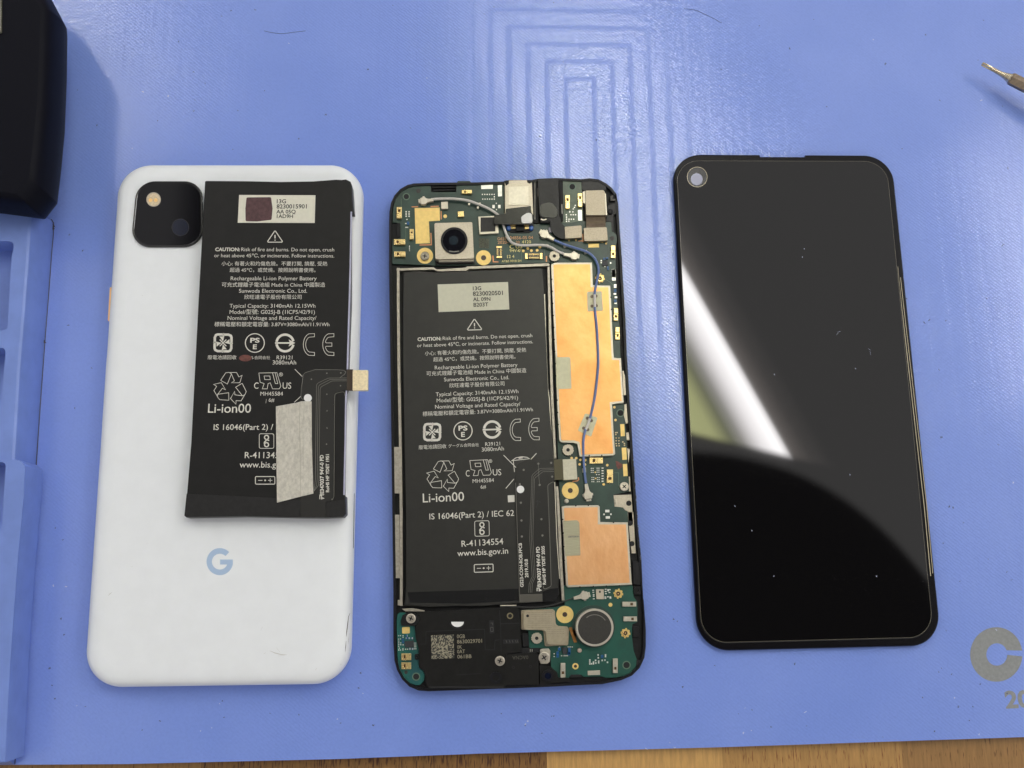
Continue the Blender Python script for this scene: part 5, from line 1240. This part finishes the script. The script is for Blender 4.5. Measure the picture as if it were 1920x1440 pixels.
b = bmesh.new(); prism(b, rnd(H((500, 940), (610, 932), (630, 960), (625, 1100), (590, 1130), (500, 1130)), 3), FZ, PZ + .7, .12); obj('port_bracket', b, m_silver, chp)
b = bmesh.new(); prism(b, rnd(H((270, 745), (345, 740), (355, 905), (278, 905)), 1), FZ, SPZ - .1, .1); obj('port_block', b, m_black, chp)
b = bmesh.new(); prism(b, rnd(H((255, 440), (660, 425), (690, 450), (700, 610), (720, 640), (850, 650), (870, 690), (860, 890), (560, 905), (540, 700), (255, 690)), 3), PZ, PZ + .3, .1); cs = obj('camel_shield', b, m_champ, lboard)
cs.name = 'charger_shield'; WLOC[cs.name] = WLOC.get('camel_shield')
b = bmesh.new(); prism(b, rnd(H((285, 462), (650, 452), (668, 470), (675, 600), (715, 655), (825, 660), (838, 680), (838, 868), (820, 882), (600, 882), (582, 865), (575, 720), (548, 690), (305, 690), (282, 670)), [3, 3, 3, 4, 6, 3, 3, 3, 3, 3, 3, 4, 4, 3, 3]), PZ, PZ + 1.5, .25, 3); ct = obj('shield_lid', b, mat('satin nickel', (.46, .40, .29), .38, .75, noise=.06), cs, smooth=True)
b = bmesh.new(); disc(b, *H((338, 513))[0], 2.7, PZ + 1.4, PZ + 1.53, 0, 14)
obj('lid_hole', b, m_void, cs)
b = bmesh.new()
for i in range(17):
    for j in range(9):
        x, y = 345 + i * 18.5, 470 + j * 24
        if y < 680 and (x < 655 or y > 690): flat(b, circ(*H((x, y))[0], .55, 6), PZ + 1.52)
for i in range(11): 
    for j in range(3): flat(b, circ(*H((600 + i * 20, 690 + j * 24))[0], .55, 6), PZ + 1.52)
obj('perforation', b, mat('perforation', (.20, .165, .11), .5), cs)
# vibration motor
mc = H((1200, 662))[0]
b = bmesh.new(); ring(b, *H((1185, 650))[0], 40, 33, PZ, PZ + .25, 48); obj('motor_seat', b, mat('motor seat', (.02, .045, .035), .35), lboard)
b = bmesh.new(); disc(b, *mc, 35.4, PZ, 7.0, .5, 64); mot = obj('vibration_motor', b, mat('motor steel', (.62, .57, .49), .35, .8), phone, smooth=True, angle=50)
b = bmesh.new(); disc(b, *mc, 31.4, 6.9, 7.05, .06, 64); obj('motor_cap', b, m_motor, mot)
b = bmesh.new(); stroke(b, [(H((1200, 662))[0][0] + 24 * math.cos(math.radians(a_)), mc[1] + 24 * math.sin(math.radians(a_))) for a_ in range(-130, -28, 8)], 1.4, 7.12); obj('motor_scratch', b, mat('scuff', (.20, .19, .17), .4, .5), mot)
b = bmesh.new(); prism(b, H((865, 665), (905, 655), (915, 690), (960, 690), (975, 760), (950, 790), (975, 850), (935, 860), (900, 760)), PZ, PZ + .25, .05); obj('motor_flex', b, m_kapton, mot)

# -------- coax cables
def plug(pt, ang, parent, sc=1.0, z=PZ):
    b_ = bmesh.new(); a_ = math.radians(ang)
    at = lambda u, v: (pt[0] + sc * (math.cos(a_) * u - math.sin(a_) * v), pt[1] + sc * (math.sin(a_) * u + math.cos(a_) * v))
    pr = lambda l, z0, z1: prism(b_, [at(*p) for p in l], z + z0, z + z1, .12)
    pr([(-7, -6), (-3, -7.2), (3, -6.6), (5, -4.6), (5, 4.6), (3, 6.6), (-3, 7.2), (-7, 6)], .1, 1.3)
    pr([(4, -4.6), (10, -3.2), (10, 3.2), (4, 4.6)], .2, 1.2); pr([(9, -3.4), (19, -2.7), (19, 2.7), (9, 3.4)], .2, 1.25)
    pr([(-11, -4.5), (-6.5, -4.5), (-6.5, 4.5), (-11, 4.5)], 0, .5)
    b2_ = [(-2, -9), (2, -9), (2, -6), (-2, -6)]; pr(b2_, .1, .7); pr([(x, -y) for x, y in b2_][::-1], .1, .7)
    return obj('cable_plug', b_, m_silver, parent)
wz = PZ + .9
w1 = wire('antenna_cable', [(*p, wz + dz) for p, dz in zip(A((800, 473), (880, 465), (1050, 460), (1200, 470), (1320, 490), (1440, 532), (1580, 590), (1680, 650), (1750, 712), (1790, 800), (1840, 950), (1900, 1048)) + B((60, 900), (120, 980), (200, 1020), (320, 1030), (450, 1025), (560, 1030), (650, 1060), (730, 1108), (800, 1136)), [0, .2, .3, .3, .3, .3, .3, .2, -.1, -.1, .3, .3, .3, .3, .3, .3, .3, .3, .3, .2, 0])], .36, m_wirew, phone)
plug(A((700, 490))[0], -6, w1, .95); plug(B((930, 1160))[0], 188, w1, 1.0)
cb = B((680, 962), (800, 1012), (950, 1062), (1100, 1112), (1190, 1182), (1243, 1290), (1250, 1390)) + Cc((1072, 60), (1058, 150), (1030, 285), (1003, 440), (1003, 560), (1008, 690), (1038, 1000), (1056, 1300)) + D((1062, 100), (1060, 250), (1030, 550), (990, 820), (930, 1075), (895, 1180), (848, 1290), (820, 1440)) + Ee((818, 150), (820, 300), (830, 480), (848, 650), (862, 750))
zs = [wz, wz + .2, wz + .2, wz + .2, wz + .2, wz + .3, wz + .5, wz + .6, wz + .8] + [SZ + .55] * 13 + [SZ + .6, wz + .8, wz + .3, wz + .2, wz + .1]
zs = zs[:len(cb)] + [wz] * (len(cb) - len(zs))
w2 = wire('antenna_cable', [(*p, z) for p, z in zip(cb, zs)], .345, m_wireb, phone)
# grey-blue stretch in the middle is the same sheath seen paler
plug(B((560, 885))[0], 30, w2, 1.05); plug(Ee((893, 940))[0], 261, w2, 1.1)
b = bmesh.new(); tube(b, [P(*p, SZ + .56) for p in Cc((1003, 458), (1003, 560), (1005, 662))], .38); tube(b, [P(*p, SZ + .56) for p in D((922, 1090), (895, 1180), (858, 1268))], .38); obj('cable_sleeve', b, m_wirew, w2, smooth=True)
b = bmesh.new()
for pts_ in (B((800, 1030), (830, 1015), (835, 1050), (805, 1060)), B((1062, 1090), (1098, 1085), (1105, 1130), (1072, 1140)), B((580, 1010), (612, 1020), (605, 1055), (590, 1060)), Ee((800, 510), (860, 490), (865, 570), (805, 575))): prism(b, pts_, PZ, PZ + .55, .06)
obj('cable_clip', b, m_silver, board)
w3 = wire('antenna_cable', [(*p, z) for p, z in zip(H((0, 385), (200, 396), (420, 402), (600, 385), (720, 355), (820, 322), (915, 285)), [4.9, 5.0, 5.0, 5.1, 5.1, 5.1, wz])], .17, m_wirek, phone)
plug(H((1065, 255))[0], 166, w3, 1.05)

# -------- battery seated in the phone
QZ = 5.2
bo = c4((92, 118), (250, 108), (460, 128), (800, 112), (1300, 92), (1640, 70), (1672, 80), (1680, 360)) + c5((1730, 400), (1790, 1080)) + c6((1585, 250), (1640, 1240), (1630, 1370), (1470, 1432), (900, 1470)) + G((1000, 190), (660, 205), (270, 195)) + c6((130, 1270), (115, 600)) + c5((95, 0))
b = bmesh.new(); prism(b, bo, FZ, QZ, .4, 3); cell = obj('battery', b, m_cell2, phone, smooth=True, angle=50)
ZI = QZ + .04
b = bmesh.new(); prism(b, c6((130, 1335), (700, 1318), (1235, 1300), (1240, 1420), (700, 1450), (150, 1440)), QZ - .1, QZ + .06, .04); prism(b, c6((1478, 1330), (1560, 1300), (1635, 1290), (1645, 1350), (1600, 1425), (1482, 1430)), QZ - .1, QZ + .06, .04); obj('end_tape', b, m_blackg, cell)
b = bmesh.new(); stroke(b, c4((1686, 370), (1700, 900), (1722, 1430)) + c5((1740, 400), (1775, 1075)), 1.8, QZ - .05); stroke(b, c6((1600, 235), (1622, 800), (1650, 1200)), 1.8, QZ - .05); stroke(b, c5((112, 500), (128, 1000)) + c6((118, 300), (128, 1262)), 1.6, QZ - .05); obj('edge_strip', b, m_silver, cell)
b = bmesh.new(); prism(b, c4((483, 260), (1275, 232), (1290, 540), (495, 570)), QZ, QZ + .07); obj('label_sticker', b, m_sticker2, cell)
print_lines(cell, [('13G', *c4((880, 325), (975, 322)), .02), ('8230020501', *c4((880, 388), (1218, 377)), .02), ('AL 09N', *c4((882, 448), (1078, 443)), .02), ('B203T', *c4((888, 511), (1055, 505)), .02)], QZ + .1, m_inkd)
b = bmesh.new()
caution_row(b, *c4((258, 896), (1548, 852)), ZI)
for r_ in [('or heat above 45℃, or incinerate. Follow instructions.', *c4((252, 966), (1556, 921))), ('小心: 有著火和灼傷危險。不要打開, 擠壓, 受熱', *c4((340, 1056), (1480, 1016))), ('超過 45℃，或焚燒。按照說明書使用。', *c4((435, 1125), (1360, 1092))),
           ('Rechargeable Li-ion Polymer Battery', *c5((452, 77), (1382, 44))), ('可充式鋰離子電池組 Made in China 中國製造', *c5((358, 145), (1482, 107))), ('Sunwoda Electronic Co., Ltd.', *c5((556, 211), (1287, 185))), ('欣旺達電子股份有限公司', *c5((615, 278), (1235, 255))),
           ('Typical Capacity: 3140mAh 12.15Wh', *c5((463, 377), (1392, 342))), ('Model/型號: G025J-B (1ICP5/42/91)', *c5((473, 447), (1388, 414))), ('Nominal Voltage and Rated Capacity/', *c5((455, 518), (1415, 484))), ('標稱電壓和額定電容量: 3.87V=3080mAh/11.91Wh', *c5((315, 599), (1556, 546))),
           ('廢電池請回收', *c5((270, 973), (582, 959))), ('グーグル合同会社', *c5((605, 953), (948, 938))), ('R39121', *c5((1020, 938), (1187, 930))), ('3080mAh', *c5((980, 1000), (1230, 986))),
           ('MH45584', *c5((878, 1354), (1118, 1341))), ('6#', *c5((968, 1419), (1030, 1414))), ('Li-ion00', *c6((282, 438), (695, 420)), .004), ('IS 16046(Part 2) / IEC 62', *c6((348, 608), (1195, 571)), .004), ('R-41134554', *c6((670, 881), (1087, 855)), .004), ('www.bis.gov.in', *c6((628, 976), (1135, 948)), .004)]:
    obj('printed_text', b, m_ink, cell); b = bmesh.new()
    text(b, r_[0], r_[1], r_[2], ZI, *(r_[3:]))
obj('printed_text', b, m_ink, cell)
T = .03
symbol(sym_warning, mp(c4, 898, 712, 81, 62, T), ZI, cell)
symbol(sym_fourarrow, mp(c5, 422, 781, 104, 106, T), ZI, cell); symbol(sym_pse, mp(c5, 769, 767, 108, 107, T), ZI, cell); symbol(sym_arrow, mp(c5, 1097, 752, 107, 106, T), ZI, cell)
symbol(sym_ce, mp(c5, 1335, 757, 82, 124, T), ZI, cell, False); symbol(sym_ce, mp(c5, 1545, 749, 82, 124, T), ZI, cell, True); symbol(sym_recycle, mp(c5, 546, 1275, 176, 172, T), ZI, cell)
ru_group(c5, 845, 1098, 1088, 1276, 800, 842, 1208, 1280, 1105, 1200, (1077, 1112), ZI, cell, .035)
b = bmesh.new()
stroke(b, c5((1225, 1040), (1380, 1195)), 1.3, ZI); stroke(b, c5((1595, 1020), (1530, 1090)), 1.3, ZI); stroke(b, c5((1312, 1103), (1520, 1080)), 1.3, ZI); stroke(b, c5((1325, 1098), (1365, 1070), (1430, 1058), (1490, 1065), (1515, 1080)), 1.3, ZI); stroke(b, c5((1395, 1075), (1440, 1070)), 2.0, ZI)
stroke(b, c5((1335, 1105), (1348, 1230)), 1.2, ZI); stroke(b, c5((1250, 1415), (1342, 1308)), 1.3, ZI); flat(b, c6((1130, 368), (1198, 364), (1200, 432), (1134, 436)), ZI)
obj('printed_symbol', b, m_ink, cell)
symbol(sym_bis, mp(c6, 873, 698, 72, 76, T), ZI, cell); symbol(sym_poles, mp(c6, 890, 1095, 94, 92, T), ZI, cell)
ZF = QZ + .3
fl = rnd(c6((1680, 5), (1680, 212), (1600, 215), (1525, 260), (1545, 800), (1562, 1280), (1478, 1320), (1480, 1425), (1245, 1432), (1220, 900), (1198, 230), (1215, 60), (1330, 8)), [0, 0, 10, 12, 0, 5, 3, 0, 0, 0, 6, 14, 12], 5)
b = bmesh.new(); prism(b, fl, QZ, ZF, .06); fx = obj('battery_flex', b, m_flex, phone)
b = bmesh.new()
for off in (0, 16, 32): stroke(b, rnd(c6((1680, 92 + off), (1450 + off, 98 + off), (1372 + off * .8, 165 + off), (1350 + off, 800), (1375 + off, 1180), (1345 + off, 1250), (1340 + off, 1340)), [0, 8, 8, 0, 0, 5, 0]), .6, ZF + .03)
stroke(b, c6((1210, 240), (1232, 900), (1250, 1420)), .7, ZF + .03); stroke(b, rnd(c6((1600, 218), (1530, 262), (1552, 800), (1566, 1275), (1482, 1316)), 6), .9, ZF + .03); stroke(b, c6((1437, 55), (1442, 185), (1450, 255)), .6, ZF + .03)
obj('flex_trace', b, m_flexl, fx)
b = bmesh.new()
for x, y in c6((1437, 50), (1565, 42), (1290, 112), (1575, 180), (1450, 262), (1262, 440), (1268, 618), (1272, 778), (1468, 605), (1478, 768), (1252, 255)): disc(b, x, y, 2.0, ZF, ZF + .06, 0, 10)
obj('rivet_dots', b, m_flexl, fx)
b = bmesh.new()
text(b, 'GS23-CON-ROB.FPCB', *c6((1288, 1283), (1270, 843)), ZF + .05, .02); obj('printed_text', b, m_ink, fx); b = bmesh.new(); text(b, '2019.10.8', *c6((1336, 1188), (1330, 1005)), ZF + .05, .02)
obj('printed_text', b, m_ink, fx); b = bmesh.new(); text(b, 'E347037 94V-0 PD', *c6((1466, 1268), (1448, 880)), ZF + .05, .03); obj('printed_text', b, m_ink, fx); b = bmesh.new(); text(b, 'RoHS HF YDET 2035', *c6((1512, 1258), (1497, 873)), ZF + .05, .03)
stroke(b, c6((1424, 1325), (1424, 1295), (1444, 1292), (1445, 1322), (1466, 1316), (1445, 1306)), 1.6, ZF + .05); stroke(b, c6((1424, 1272), (1458, 1282), (1466, 1274)), 1.6, ZF + .05)
obj('printed_text', b, m_ink, fx)
b = bmesh.new(); disc(b, *c6((1258, 307))[0], 7.0, ZF, ZF + .05); obj('white_dot', b, mat('white spot', (.8, .8, .78), .6), fx)
b = bmesh.new(); stroke(b, c6((1410, 430), (1430, 420), (1432, 445), (1415, 490)), 1.4, ZF + .05); stroke(b, c6((1440, 425), (1462, 438)), 1.2, ZF + .05); obj('ink_spatter', b, m_void, fx)
b = bmesh.new(); prism(b, c6((1243, 1358), (1475, 1352), (1478, 1428), (1248, 1440)), ZF - .1, ZF + .12, .1); obj('clear_tape', b, mat('clear shiny tape', (.10, .095, .08), .12, spec=.7), fx)
b = bmesh.new(); prism(b, c6((1590, 5), (1680, 5), (1690, 212), (1600, 212)), ZF - .05, ZF + .14, .05); obj('stiffener', b, mat('olive film', (.075, .065, .03), .28), fx)
b = bmesh.new(); prism(b, rnd(Ee((470, 362), (700, 352), (720, 685), (487, 695)), 1.5), PZ + .3, PZ + 1.6, .12); obj('connector_plate', b, mat('pale connector', (.56, .53, .40), .55, .2, noise=.06, nscale=20), fx)
